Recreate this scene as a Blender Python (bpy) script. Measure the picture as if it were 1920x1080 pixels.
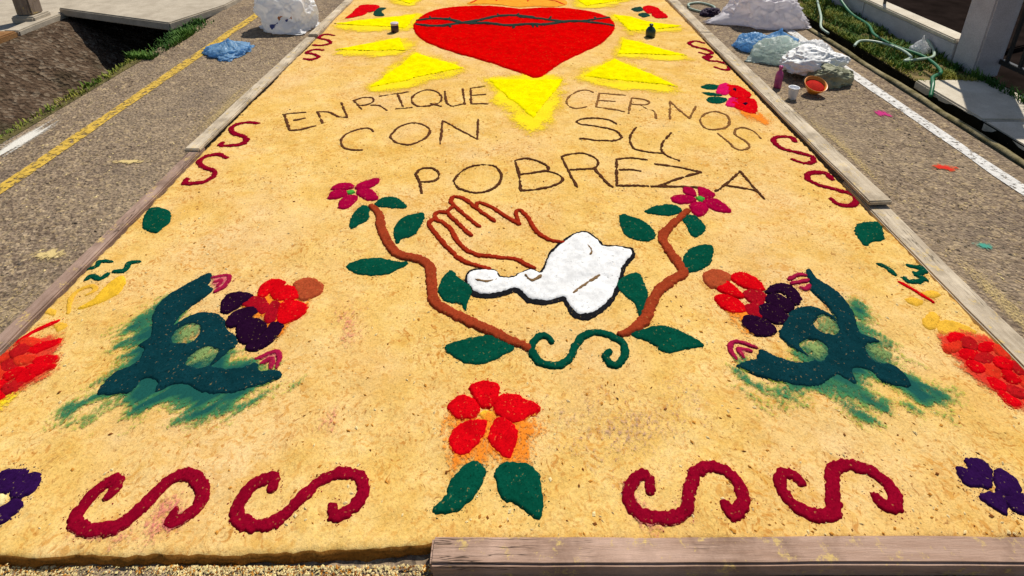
import bpy, bmesh, math, random
import numpy as np
from mathutils import Vector, noise as mnoise
random.seed(7); RNG = np.random.default_rng(7)
for o in list(bpy.data.objects): bpy.data.objects.remove(o)
scene = bpy.context.scene
R = math.radians
# ------------------------------------------------------------------ camera
CAM_H, PITCH = 1.7, 22.7702
cd = bpy.data.cameras.new('camera'); cam = bpy.data.objects.new('camera', cd); scene.collection.objects.link(cam)
cd.sensor_width = 36; cd.lens = 20.055; cd.shift_y = -0.2031; cd.clip_start = 0.05; cd.clip_end = 2000
cam.location = (0, CAM_H*math.tan(R(PITCH)), CAM_H); cam.rotation_euler = (R(90-PITCH), 0, 0)
scene.camera = cam
# ------------------------------------------------------------------ sky, sun, exposure
SUN_AZ, SUN_EL = 31.0, 56.0            # azimuth clockwise from +Y
w = bpy.data.worlds.new('World'); scene.world = w; w.use_nodes = True
nt = w.node_tree; nt.nodes.clear()
sky = nt.nodes.new('ShaderNodeTexSky'); sky.sky_type = 'NISHITA'; sky.sun_disc = False
sky.sun_elevation = R(SUN_EL); sky.sun_rotation = R(SUN_AZ)
bg = nt.nodes.new('ShaderNodeBackground'); bg.inputs[1].default_value = 0.07
wo = nt.nodes.new('ShaderNodeOutputWorld'); nt.links.new(sky.outputs[0], bg.inputs[0]); nt.links.new(bg.outputs[0], wo.inputs[0])
sd = bpy.data.lights.new('sun', 'SUN'); sd.energy = 4.2; sd.angle = R(0.53); sd.color = (1.0, 0.95, 0.86)
sun = bpy.data.objects.new('sun', sd); scene.collection.objects.link(sun)
sdir = Vector((math.sin(R(SUN_AZ))*math.cos(R(SUN_EL)), math.cos(R(SUN_AZ))*math.cos(R(SUN_EL)), math.sin(R(SUN_EL))))
sun.rotation_euler = (-sdir).to_track_quat('-Z', 'Y').to_euler(); sun.location = sdir*30
vs = scene.view_settings; vs.view_transform = 'Standard'; vs.look = 'None'; vs.exposure = 0.18; vs.gamma = 1.0; vs.use_curve_mapping = False
# ------------------------------------------------------------------ materials
M = {}
class NB:
    """small node-building helper"""
    def __init__(s, name):
        s.m = bpy.data.materials.new(name); s.m.use_nodes = True; s.t = s.m.node_tree; s.t.nodes.clear()
        s.out = s.n('ShaderNodeOutputMaterial'); s.b = s.n('ShaderNodeBsdfPrincipled'); s.l(s.b.outputs[0], s.out.inputs[0])
        s.tc = s.n('ShaderNodeTexCoord'); M[name] = s.m
    def n(s, t, **k):
        x = s.t.nodes.new(t)
        for a, v in k.items(): setattr(x, a, v)
        return x
    def l(s, a, b): s.t.links.new(a, b)
    def co(s, scale=(1,1,1), rot=(0,0,0)):
        mp = s.n('ShaderNodeMapping'); s.l(s.tc.outputs['Object'], mp.inputs[0]); mp.inputs['Scale'].default_value = scale; mp.inputs['Rotation'].default_value = rot
        return mp.outputs[0]
    def noise(s, sc, det=4, rough=.6, co=None):
        x = s.n('ShaderNodeTexNoise'); x.inputs['Scale'].default_value = sc; x.inputs['Detail'].default_value = det; x.inputs['Roughness'].default_value = rough
        s.l(co or s.tc.outputs['Object'], x.inputs['Vector']); return x.outputs['Fac']
    def vor(s, sc, co=None, out='Color'):
        x = s.n('ShaderNodeTexVoronoi'); x.inputs['Scale'].default_value = sc; s.l(co or s.tc.outputs['Object'], x.inputs['Vector']); return x.outputs[out]
    def ramp(s, f, stops, interp='LINEAR'):
        r = s.n('ShaderNodeValToRGB'); cr = r.color_ramp; cr.interpolation = interp
        while len(cr.elements) < len(stops): cr.elements.new(0.5)
        for e, (p, c) in zip(cr.elements, stops):
            e.position = p; e.color = (c, c, c, 1) if isinstance(c, (int, float)) else (*c, 1)
        s.l(f, r.inputs[0]); return r.outputs[0]
    def mix(s, f, a, b, mode='MIX'):
        x = s.n('ShaderNodeMix', data_type='RGBA', blend_type=mode)
        for i, v in ((0, f), (6, a), (7, b)):
            if isinstance(v, (int, float)): x.inputs[i].default_value = v
            elif isinstance(v, tuple): x.inputs[i].default_value = (*v, 1)
            else: s.l(v, x.inputs[i])
        return x.outputs[2]
    def math(s, op, a, b=0.0):
        x = s.n('ShaderNodeMath', operation=op)
        for i, v in enumerate((a, b)):
            if isinstance(v, (int, float)): x.inputs[i].default_value = v
            else: s.l(v, x.inputs[i])
        return x.outputs[0]
    def sep(s, c):
        x = s.n('ShaderNodeSeparateColor'); s.l(c, x.inputs[0]); return x.outputs[0]
    def bump(s, h, st, dist):
        x = s.n('ShaderNodeBump'); x.inputs['Strength'].default_value = st; x.inputs['Distance'].default_value = dist
        s.l(h, x.inputs['Height']); s.l(x.outputs[0], s.b.inputs['Normal'])
    def col(s, c):
        if isinstance(c, tuple): s.b.inputs['Base Color'].default_value = (*c, 1)
        else: s.l(c, s.b.inputs['Base Color'])
    def rough(s, r, spec=.3):
        s.b.inputs['Roughness'].default_value = r; s.b.inputs['Specular IOR Level'].default_value = spec

def mat_sawdust():
    k = NB('sawdust')
    big = k.noise(1.3, 3, .6); med = k.noise(7, 6, .7); fine = k.noise(130, 3, .7)
    c = k.ramp(med, [(.30, (.64, .385, .09)), (.5, (.73, .475, .145)), (.70, (.79, .555, .22))])
    c = k.mix(k.ramp(big, [(.46, 0.), (.64, .6)]), c, (.74, .50, .25))
    c = k.mix(k.ramp(k.noise(2.7, 5, .65), [(.50, 0.), (.70, .5)]), c, (.62, .34, .055))
    c = k.mix(.55, c, k.ramp(fine, [(.3, .55), (.5, 1.), (.7, 1.25)]), 'MULTIPLY')
    # shavings of darker wood in the mix: warped flecks, gathered in drifts
    wob = k.n('ShaderNodeTexNoise'); wob.inputs['Scale'].default_value = 14; k.l(k.tc.outputs['Object'], wob.inputs['Vector'])
    va = k.n('ShaderNodeVectorMath', operation='SCALE'); k.l(wob.outputs['Color'], va.inputs[0]); va.inputs['Scale'].default_value = .09
    vb = k.n('ShaderNodeVectorMath', operation='ADD'); k.l(k.tc.outputs['Object'], vb.inputs[0]); k.l(va.outputs[0], vb.inputs[1])
    for i, (sc, rot, lo, hi, tone, amt) in enumerate([((15, 24, 20), -.4, .53, .68, (.62, .33, .055), .55), ((42, 62, 40), .6, .54, .65, (.54, .23, .032), .72), ((78, 50, 40), -.5, .56, .66, (.46, .17, .024), .75), ((100, 80, 60), 1.1, .61, .68, (.26, .085, .016), .7)]):
        mp = k.n('ShaderNodeMapping'); k.l(vb.outputs[0], mp.inputs[0]); mp.inputs['Scale'].default_value = sc; mp.inputs['Rotation'].default_value = (0, 0, rot)
        f = k.noise(1.0, 2, .6, mp.outputs[0])
        msk = k.math('MULTIPLY', k.ramp(f, [(lo, 0.), (hi, amt)]), k.ramp(k.noise(1.8+i*1.3, 4), [(.40, .08), (.62, 1.)]))
        c = k.mix(msk, c, tone)
    k.col(c); k.rough(1., .0)
    k.bump(k.math('ADD', k.noise(150, 4, .8), k.math('MULTIPLY', k.noise(40, 3), 1.3)), .5, .006)
mat_sawdust()
def mat_dyed(name, col, var=.35, bump=.5):
    """dyed sawdust: one colour with grain"""
    k = NB(name); dark = tuple(v*(1-var) for v in col); lite = tuple(min(1, v*(1+var*.6)+.0005) for v in col)
    c = k.ramp(k.noise(150, 3, .75), [(.32, dark), (.5, col), (.7, lite)])
    c = k.mix(k.ramp(k.noise(14, 4, .65), [(.4, 0.), (.65, .6)]), c, tuple(v*.66 for v in col))
    c = k.mix(k.ramp(k.noise(95, 2, .6), [(.66, 0.), (.72, .55)]), c, tuple(.55*v+.45*w_ for v, w_ in zip(col, (.6, .4, .1))))
    c = k.mix(k.ramp(k.noise(70, 2, .6), [(.64, 0.), (.72, .6)]), c, tuple(v*.3 for v in col))
    k.col(c); k.rough(1., 0.); k.bump(k.noise(180, 4, .8), bump, .0035)
for n, c in dict(red=(.60, .0005, .0008), red2=(.60, .002, .006), redorange=(.62, .03, .012), yellow=(.88, .74, .001), orange=(.85, .33, .03), vine=(.022, .042, .034),
        crimson=(.235, .002, .016), crimson2=(.34, .002, .04), magenta=(.62, .006, .10), rose=(.34, .010, .05), green=(.002, .062, .036), darkleaf=(.012, .05, .035), teal=(.004, .033, .041), seagreen=(.085, .21, .10),
        brightgreen=(.06, .32, .04), terracotta=(.30, .042, .014), brick=(.31, .024, .008), purple=(.024, .005, .05), plum=(.016, .003, .018), darkred=(.33, .004, .012), darkred2=(.42, .008, .010),
        coral=(.38, .065, .022), white=(.78, .77, .75), black=(.012, .012, .014), foldbrown=(.22, .13, .06), ochre=(.78, .45, .03), ochre2=(.72, .40, .04), cream=(.8, .66, .3),
        letterdark=(.085, .032, .014), lettermid=(.11, .042, .019), letterpale=(.22, .10, .034)).items():
    mat_dyed(n, c, var=.38 if n not in ('white',) else .14)
def mat_powder(name, core, edge):
    """dye strewn thinly over the sawdust: grains get sparser towards the rim (attribute a)"""
    k = NB(name)
    at = k.n('ShaderNodeAttribute', attribute_name='a'); a = at.outputs['Fac']
    g = k.noise(85, 3, .85)
    th = k.math('ADD', a, k.math('MULTIPLY', k.math('SUBTRACT', g, .5), 2.0))
    op = k.ramp(th, [(.22, 0.), (.66, 1.)])
    c = k.ramp(a, [(.15, edge), (.5, tuple(.75*p+.25*q for p, q in zip(core, edge)) if name != 'pow_teal' else (.05, .20, .07)), (.85, core)])
    c = k.mix(.5, c, k.ramp(k.noise(150, 3), [(.3, .6), (.6, 1.1)]), 'MULTIPLY')
    k.col(c); k.rough(.95, .08)
    tr = k.n('ShaderNodeBsdfTransparent'); mx = k.n('ShaderNodeMixShader'); k.l(op, mx.inputs[0]); k.l(tr.outputs[0], mx.inputs[1]); k.l(k.b.outputs[0], mx.inputs[2]); k.l(mx.outputs[0], k.out.inputs[0])
for n, a, b in [('pow_teal', (.008, .075, .062), (.42, .48, .04)), ('pow_patch', (.22, .31, .09), (.03, .13, .085)), ('pow_yellow', (.84, .62, .01), (.82, .55, .05)), ('pow_orange', (.80, .20, .012), (.78, .33, .04)), ('pow_red', (.60, .02, .015), (.72, .20, .05)),
        ('pow_pink', (.62, .10, .14), (.68, .30, .16)), ('pow_mauve', (.36, .20, .17), (.5, .3, .2)), ('pow_magenta', (.5, .03, .18), (.4, .08, .15)), ('pow_aqua', (.06, .30, .22), (.15, .3, .22)), ('pow_cream', (.62, .47, .2), (.5, .36, .16)), ('pow_lime', (.68, .64, .56), (.5, .45, .38))]:
    mat_powder(n, a, b)
def mat_road():
    k = NB('asphalt')
    rnd = k.sep(k.vor(48)); rnd2 = k.sep(k.vor(110))
    c = k.ramp(rnd, [(.0, (.10, .07, .05)), (.4, (.20, .148, .108)), (.75, (.30, .23, .165)), (.95, (.46, .35, .20))])
    c2 = k.ramp(rnd2, [(.0, (.08, .056, .042)), (.5, (.22, .168, .125)), (.95, (.46, .37, .25))])
    c = k.mix(.5, c, c2)
    c = k.mix(k.ramp(k.noise(13, 5, .75), [(.42, 0.), (.66, .7)]), c, (.095, .068, .05))
    c = k.mix(k.ramp(k.noise(.8, 5, .6), [(.42, 0.), (.68, .55)]), c, (.31, .245, .17))
    c = k.mix(k.ramp(k.noise(1.9, 4, .6), [(.54, 0.), (.70, .5)]), c, (.12, .095, .08))
    c = k.mix(k.ramp(k.noise(30, 4, .8), [(.57, 0.), (.70, .7)]), c, (.48, .35, .16))
    ve = k.n('ShaderNodeTexVoronoi', feature='DISTANCE_TO_EDGE'); ve.inputs['Scale'].default_value = .9; wv = k.n('ShaderNodeTexNoise'); wv.inputs['Scale'].default_value = 4; k.l(k.tc.outputs['Object'], wv.inputs['Vector'])
    wa = k.n('ShaderNodeVectorMath', operation='SCALE'); wa.inputs['Scale'].default_value = .35; k.l(wv.outputs['Color'], wa.inputs[0]); wb = k.n('ShaderNodeVectorMath', operation='ADD'); k.l(k.tc.outputs['Object'], wb.inputs[0]); k.l(wa.outputs[0], wb.inputs[1]); k.l(wb.outputs[0], ve.inputs['Vector'])
    crk = k.math('MULTIPLY', k.ramp(ve.outputs['Distance'], [(.0, 1.), (.008, 0.)]), k.ramp(k.noise(1.3, 3), [(.46, 0.), (.54, .4)]))
    c = k.mix(crk, c, (.03, .022, .018))                                                    # hairline cracks
    c = k.mix(1., c, (1.10, 1.06, 1.0), 'MULTIPLY')
    k.col(c); k.rough(.95, .08)
    k.bump(k.math('ADD', k.vor(60, None, 'Distance'), k.math('MULTIPLY', k.noise(24, 4), 1.2)), 1., .010)
mat_road()
def mat_stone(name, c1, c2, sc=8, b=.4, speck=True):
    k = NB(name); c = k.ramp(k.noise(sc, 6, .65), [(.35, c1), (.65, c2)])
    if speck: c = k.mix(.45, c, k.ramp(k.noise(130, 3, .8), [(.35, .55), (.6, 1.15)]), 'MULTIPLY')
    c = k.mix(k.ramp(k.noise(2.3, 5), [(.55, 0.), (.75, .4)]), c, tuple(v*.5 for v in c1))
    k.col(c); k.rough(.95, 0. if c1[0] < .05 else .12); k.bump(k.noise(60, 5, .7), b, .006)
mat_stone('concrete', (.38, .32, .24), (.50, .43, .33)); mat_stone('pale_concrete', (.52, .45, .34), (.66, .59, .47), 6); mat_stone('wall_paint', (.46, .42, .42), (.56, .52, .52), 5, .2)
def mat_bank():
    k = NB('ditch_bank'); c = k.ramp(k.noise(6, 8, .8), [(.3, (.045, .028, .018)), (.5, (.115, .075, .048)), (.7, (.21, .15, .10))])
    c = k.mix(k.ramp(k.sep(k.vor(30)), [(.72, 0.), (.9, .7)]), c, (.26, .20, .14)); c = k.mix(k.ramp(k.noise(2.2, 4), [(.5, 0.), (.64, .7)]), c, (.04, .035, .018))
    k.col(c); k.rough(.95, .05); k.bump(k.math('ADD', k.noise(18, 6, .75), k.vor(30, None, 'Distance')), 1., .035)
mat_bank(); mat_stone('earth', (.07, .042, .026), (.16, .10, .06), 7, .9); mat_stone('dark_floor', (.010, .007, .006), (.020, .014, .012), 4, .2)
mat_stone('gutter_mud', (.010, .009, .006), (.022, .019, .011), 12, .6); mat_stone('ridge', (.12, .10, .035), (.34, .28, .16), 12, .6); mat_stone('moss', (.07, .06, .022), (.17, .14, .05), 14, .9); mat_stone('rust_edge', (.20, .09, .03), (.32, .17, .07), 10, .5); mat_stone('verge', (.10, .075, .03), (.26, .19, .075), 9, .9)
def mat_wood(name, c1, c2, axis):
    k = NB(name); sc = [16, 16, 16]; sc[axis] = 1.0
    c = k.ramp(k.noise(2.6, 6, .75, k.co(tuple(sc))), [(.28, c1), (.72, c2)])
    c = k.mix(k.ramp(k.noise(5, 5, .7), [(.48, 0.), (.66, .65)]), c, tuple(v*.55 for v in c1))
    c = k.mix(k.ramp(k.noise(3.3, 4), [(.52, 0.), (.68, .5)]), c, tuple(min(1, v*1.35) for v in c2))
    c = k.mix(k.ramp(k.noise(19, 5, .8), [(.57, 0.), (.66, .8)]), c, (.64, .45, .15))         # sawdust caught on the board
    cr = k.noise(1.6, 3, .6, k.co(tuple(v*1.7 for v in sc))); ln = k.ramp(k.math('ABSOLUTE', k.math('SUBTRACT', cr, .5)), [(.0, 1.), (.018, 0.)])
    ln = k.math('MULTIPLY', ln, k.ramp(k.noise(2.1, 2), [(.5, 0.), (.56, 1.)]))
    c = k.mix(k.math('MULTIPLY', ln, .8), c, (.03, .018, .012))                               # drying cracks along the grain
    k.col(c); k.rough(.9, .1); k.bump(k.math('SUBTRACT', k.noise(5, 6, .75, k.co(tuple(v*3 for v in sc))), ln), .6, .005)
mat_wood('wood_pink', (.25, .155, .11), (.43, .30, .235), 1); mat_wood('wood_pale', (.36, .28, .19), (.64, .54, .40), 1); mat_wood('wood_front', (.30, .18, .12), (.52, .355, .27), 0); mat_wood('wood_post', (.16, .11, .08), (.3, .23, .17), 2)
def mat_plain(name, c, rough=.5, spec=.4, bump=0, sc=20, trans=0, var=.25):
    k = NB(name); k.col(k.ramp(k.noise(sc, 4), [(.35, tuple(v*(1-var) for v in c)), (.65, c)])); k.rough(rough, spec)
    if bump: k.bump(k.noise(sc*2, 5, .7), bump, .01)
    if trans:
        t = k.n('ShaderNodeBsdfTranslucent'); t.inputs[0].default_value = (*c, 1); mx = k.n('ShaderNodeMixShader'); mx.inputs[0].default_value = trans
        k.l(k.b.outputs[0], mx.inputs[1]); k.l(t.outputs[0], mx.inputs[2]); k.l(mx.outputs[0], k.out.inputs[0])
mat_plain('bag_white', (.94, .93, .92), .35, .5, .2, 14, .45, .08); mat_plain('bag_pinkish', (.95, .90, .91), .35, .5, .2, 14, .45, .2); mat_plain('bag_blue', (.36, .62, .88), .35, .5, .3, 14, .6)
mat_plain('bag_mint', (.76, .84, .79), .35, .5, .3, 14, .65); mat_plain('sack_white', (.86, .85, .82), .7, .3, .3, 20, 0, .1); mat_plain('print_navy', (.05, .07, .25), .45); mat_plain('print_orange', (.60, .20, .05), .45); mat_plain('print_red', (.62, .18, .2), .45)
mat_plain('tub_green', (.36, .36, .22), .6, .3, .1, 7, 0, .5); mat_plain('bowl_orange', (.85, .27, .01), .35, .5); mat_plain('bowl_fill', (.55, .02, .012), .9, .1, .5, 60); mat_plain('cup_white', (.82, .82, .84), .35, .5, 0, 20, 0, .05)
mat_plain('bottle_pink', (.50, .06, .22), .35, .5); mat_plain('jar_purple', (.035, .008, .03), .3, .5); mat_plain('jar_lid', (.62, .52, .58), .4); mat_plain('bottle_green', (.01, .045, .03), .3, .5); mat_plain('hose_green', (.01, .15, .05), .4, .5); mat_plain('hose_pale', (.40, .50, .38), .4, .5)
mat_plain('cloth_dark', (.04, .02, .05), .8); mat_plain('metal_dark', (.02, .018, .017), .5, .4)
def mat_grass(name, c1, c2):
    k = NB(name); k.col(k.ramp(k.noise(3.5, 4), [(.38, c1), (.62, c2)])); k.rough(.7, .2)
mat_grass('grass', (.09, .17, .015), (.34, .31, .05)); mat_grass('weed', (.025, .085, .01), (.10, .20, .025))
def mat_paint(name, c, wear):
    k = NB(name); k.col(k.ramp(k.noise(25, 4), [(.3, tuple(v*.7 for v in c)), (.6, c)])); k.rough(.7, .2); k.bump(k.noise(70, 4, .8), .6, .006)
    op = k.ramp(k.noise(28, 6, .8), [(wear-.03, 1.), (wear+.05, 0.)])
    tr = k.n('ShaderNodeBsdfTransparent'); mx = k.n('ShaderNodeMixShader'); k.l(op, mx.inputs[0]); k.l(tr.outputs[0], mx.inputs[1]); k.l(k.b.outputs[0], mx.inputs[2]); k.l(mx.outputs[0], k.out.inputs[0])
mat_paint('paint_yellow', (.66, .42, .06), .525); mat_paint('paint_white', (.70, .67, .62), .555); mat_paint('paint_worn', (.62, .57, .50), .54)
mat_dyed('chip_brown', (.24, .085, .02), .4); mat_dyed('chip_orange', (.55, .24, .04), .4); mat_dyed('chip_pale', (.80, .62, .30), .2); mat_dyed('chip_dark', (.07, .03, .02), .4)
mat_dyed('shaded_sawdust', (.30, .125, .024), .45)  # darker brown for the carpet's cut front: its shade painted into the colour
# ------------------------------------------------------------------ object helpers
C = scene.collection
def tag(o, label=None, cat=None, group=None, kind=None):
    for k, v in (('label', label), ('category', cat), ('group', group), ('kind', kind)):
        if v: o[k] = v
    return o
def empty(name, loc, label=None, cat=None, group=None):
    o = bpy.data.objects.new(name, None); o.empty_display_size = .05; C.objects.link(o); o.location = loc
    return tag(o, label, cat, group)
def obj(name, verts, faces, mat, parent=None, loc=(0, 0, 0), smooth=True, mats=None, midx=None):
    me = bpy.data.meshes.new(name)
    if isinstance(verts, np.ndarray):
        f = np.asarray(faces, dtype=np.int32); n = f.shape[1]
        me.vertices.add(len(verts)); me.vertices.foreach_set('co', verts.astype(np.float32).ravel())
        me.loops.add(f.size); me.loops.foreach_set('vertex_index', f.ravel())
        me.polygons.add(len(f)); me.polygons.foreach_set('loop_start', np.arange(0, f.size, n, dtype=np.int32)); me.update(calc_edges=True)
    else: me.from_pydata([tuple(v) for v in verts], [], faces)
    for m in (mats or [mat]): me.materials.append(M[m])
    if midx is not None: me.polygons.foreach_set('material_index', np.asarray(midx, dtype=np.int32))
    me.polygons.foreach_set('use_smooth', [smooth]*len(me.polygons)); me.validate(); me.update()
    o = bpy.data.objects.new(name, me); C.objects.link(o); o.location = loc
    if parent: o.parent = parent
    return o
def bm_obj(name, bm, mat, parent=None, loc=(0, 0, 0), smooth=False):
    me = bpy.data.meshes.new(name); bm.to_mesh(me); bm.free(); me.materials.append(M[mat])
    me.polygons.foreach_set('use_smooth', [smooth]*len(me.polygons))
    o = bpy.data.objects.new(name, me); C.objects.link(o); o.location = loc
    if parent: o.parent = parent
    return o
def box(name, x0, x1, y0, y1, z0, z1, mat, parent=None, bev=.01, cuts=0, warp=0, seed=0):
    """bevelled box; its origin is the middle of its base; optional cuts along the long side and a slight warp"""
    bm = bmesh.new(); bmesh.ops.create_cube(bm, size=1)
    cx, cy = (x0+x1)/2, (y0+y1)/2
    for v in bm.verts: v.co = Vector((v.co.x*(x1-x0), v.co.y*(y1-y0), (v.co.z+.5)*(z1-z0)))
    if cuts:
        ax = 0 if (x1-x0) > (y1-y0) else 1
        es = [e for e in bm.edges if abs((e.verts[0].co-e.verts[1].co)[ax]) > 1e-4]
        bmesh.ops.subdivide_edges(bm, edges=es, cuts=cuts, use_grid_fill=True)
    if bev: bmesh.ops.bevel(bm, geom=[e for e in bm.edges if len(e.link_faces) == 2 and e.calc_face_angle(0) > .5], offset=bev, segments=2, affect='EDGES')
    if warp:
        for v in bm.verts:
            n = mnoise.noise_vector(Vector((v.co.x*1.3+seed, v.co.y*1.3, v.co.z*3+seed*.7)))*warp + mnoise.noise_vector(Vector((v.co.x*14+seed, v.co.y*14, v.co.z*9)))*warp*.35
            v.co += n
    return bm_obj(name, bm, mat, parent, (cx, cy, z0) if parent is None else (cx-parent.location.x, cy-parent.location.y, z0-parent.location.z))
def lathe(name, prof, mat, parent=None, loc=(0, 0, 0), seg=28, rot=None):
    v, f = [], []
    for r, z in prof:
        for i in range(seg): a = 2*math.pi*i/seg; v.append((r*math.cos(a), r*math.sin(a), z))
    for j in range(len(prof)-1):
        for i in range(seg): k = (i+1) % seg; f.append((j*seg+i, j*seg+k, (j+1)*seg+k, (j+1)*seg+i))
    f.append(tuple(range(seg))[::-1]); f.append(tuple((len(prof)-1)*seg+i for i in range(seg)))
    o = obj(name, v, f, mat, parent, loc)
    if rot: o.rotation_euler = rot
    return o
def cat_rom(p, n=6, closed=False):
    p = np.asarray(p, float); N = len(p)
    if N < 3: return np.linspace(p[0], p[-1], 8)
    out = []
    for i in range(N if closed else N-1):
        a, b, c, d = (p[(i+k) % N] for k in (-1, 0, 1, 2)) if closed else (p[max(i-1, 0)], p[i], p[i+1], p[min(i+2, N-1)])
        for t in np.arange(n)/n: out.append(.5*((2*b)+(c-a)*t+(2*a-5*b+4*c-d)*t*t+(3*b-a-3*c+d)*t**3))
    if not closed: out.append(p[-1])
    return np.array(out)
def tube(name, pts, r, mat, parent=None, seg=10, loc=(0, 0, 0)):
    P = [Vector(q) for q in cat_rom(pts, 8)]; v, f = [], []
    up = Vector((0, 0, 1))
    for i, q in enumerate(P):
        t = (P[min(i+1, len(P)-1)]-P[max(i-1, 0)]).normalized(); s = t.cross(up)
        s = s.normalized() if s.length > 1e-3 else Vector((1, 0, 0)); u = s.cross(t)
        for k in range(seg): a = 2*math.pi*k/seg; v.append(q+s*(r*math.cos(a))+u*(r*math.sin(a)))
    for i in range(len(P)-1):
        for k in range(seg): j = (k+1) % seg; f.append((i*seg+k, i*seg+j, (i+1)*seg+j, (i+1)*seg+k))
    f.append(tuple(range(seg))[::-1]); f.append(tuple((len(P)-1)*seg+k for k in range(seg)))
    return obj(name, v, f, mat, parent, loc)
def _h(ix, iy, s):
    n = (ix*374761393+iy*668265263+s*1442695041) & 0xffffffff
    n = ((n ^ (n >> 13))*1274126177) & 0xffffffff
    return ((n ^ (n >> 16)) & 0xffff)/65535.0
def vn(x, y, f, s=0):
    """value noise on a plane, -1..1"""
    x = np.asarray(x)*f+1000; y = np.asarray(y)*f+1000; ix = np.floor(x).astype(np.int64); iy = np.floor(y).astype(np.int64)
    u = x-ix; v = y-iy; u = u*u*(3-2*u); v = v*v*(3-2*v)
    a, b, c, d = _h(ix, iy, s), _h(ix+1, iy, s), _h(ix, iy+1, s), _h(ix+1, iy+1, s)
    return ((a*(1-u)+b*u)*(1-v)+(c*(1-u)+d*u)*v)*2-1
# ------------------------------------------------------------------ the street (setting)
CX0, CX1, CY0, CY1, CZ = -1.80, 1.745, 1.585, 8.6, .035      # sawdust carpet extents and thickness
def sheet(name, x0, x1, y0, y1, z, mat, nx=1, ny=1, kind='structure', amp=0, ragged=0):
    xs = np.linspace(x0, x1, nx+1); ys = np.linspace(y0, y1, ny+1); X, Y = np.meshgrid(xs, ys)
    Zz = np.full_like(X, z)
    if amp: Zz = Zz+amp*(vn(X, Y, 1.2, 3)+.5*vn(X, Y, 5, 4)+.35*vn(X, Y, 16, 5))
    if ragged: X = X+ragged*vn(X*9, Y, 11, 8)
    V = np.stack([X, Y, Zz], -1).reshape(-1, 3); I = np.arange((nx+1)*(ny+1)).reshape(ny+1, nx+1)
    F = np.stack([I[:-1, :-1], I[:-1, 1:], I[1:, 1:], I[1:, :-1]], -1).reshape(-1, 4)
    o = obj(name, V, F, mat)
    if kind: o['kind'] = kind
    return o
sheet('ground', -300, 300, -300, 500, -1.1, 'earth')
sheet('road', -3.14, 2.87, -12, 80, 0, 'asphalt')
sheet('yellow_road_line', -2.745, -2.655, -12, 80, .004, 'paint_yellow', 4, 400, ragged=.012)
sheet('white_road_line', 2.645, 2.735, -12, 80, .004, 'paint_white', 4, 400, ragged=.010)
# left: open drain ditch, bank and pavement
def strip(name, prof, y0, y1, ny, mat, amp=0, kind='structure', label=None, cat=None):
    ys = np.linspace(y0, y1, ny+1); pr = np.array(prof); n = len(pr)
    V = np.zeros((ny+1, n, 3)); V[..., 0] = pr[:, 0]; V[..., 2] = pr[:, 1]; V[..., 1] = ys[:, None]
    if amp:
        e = np.ones(n); e[0] = e[-1] = 0.15
        V[..., 2] += amp*e*(vn(V[..., 0]*1+V[..., 2], V[..., 1], 4, 11)+.6*vn(V[..., 0]+V[..., 2]*2, V[..., 1], 13, 12)); V[..., 0] += amp*.6*e*vn(V[..., 2]*3, V[..., 1], 7, 13)
    I = np.arange((ny+1)*n).reshape(ny+1, n); F = np.stack([I[:-1, :-1], I[:-1, 1:], I[1:, 1:], I[1:, :-1]], -1).reshape(-1, 4)[:, ::-1]
    o = obj(name, V.reshape(-1, 3), F, mat); tag(o, label, cat, None, kind); return o
dx = lambda a, b, n, za, zb: [(a+(b-a)*i/n, za+(zb-za)*i/n) for i in range(n)]
strip('drain_ditch', dx(-3.14, -3.24, 4, -.002, -.5)+dx(-3.24, -3.9, 8, -.5, -.55)+dx(-3.9, -4.72, 14, -.55, -.07)+[(-4.80, -.055)], -12, 40, 520, 'ditch_bank', .055)
strip('ditch_edge', [(-3.10, .004), (-3.12, .010), (-3.14, .012), (-3.165, -.03), (-3.20, -.12)], -12, 5.3, 200, 'moss', .012)
sheet('pavement', -40, -4.95, -12, 60, -.03, 'concrete')
kerb = empty('pavement_kerb', (-4.87, 6, -.09)); kerb['kind'] = 'structure'
for i in range(9): box('kerb_stone', -4.95, -4.79, .9+i*1.02, 1.905+i*1.02, -.09, .0, 'concrete' if i % 2 else 'rust_edge', kerb, .012, 5, .008, i)
# right: slotted gutter, concrete strip, verge
strip('gutter', [(2.87, -.001), (2.872, -.16), (2.90, -.17), (2.968, -.17), (3.03, -.17), (3.08, -.16), (3.082, .006)], -12, 60, 700, 'gutter_mud', .004).data.polygons.foreach_set('use_smooth', [False]*(700*6))
strip('gutter_ridge', [(2.935, -.17), (2.942, -.03), (2.952, -.012), (2.982, -.014), (2.99, -.03), (2.995, -.17)], -12, 60, 700, 'ridge', .006)
sheet('verge_soil', 3.08, 3.64, 4.74, 60, -.004, 'verge', 20, 300, amp=.012)
sheet('yard_ground', 3.60, 40, -12, 60, -.03, 'dark_floor')
walk = empty('concrete_walk', (3.33, 3, -.06)); walk['kind'] = 'structure'
for i, (a, b) in enumerate([(.6, 1.98), (1.99, 3.22), (3.23, 4.05), (4.06, 4.735)]): box('walk_slab', 3.082, 3.66, a, b, -.06, .012+.004*(i % 2), 'pale_concrete', walk, .012, 4, .004, i)

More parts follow.
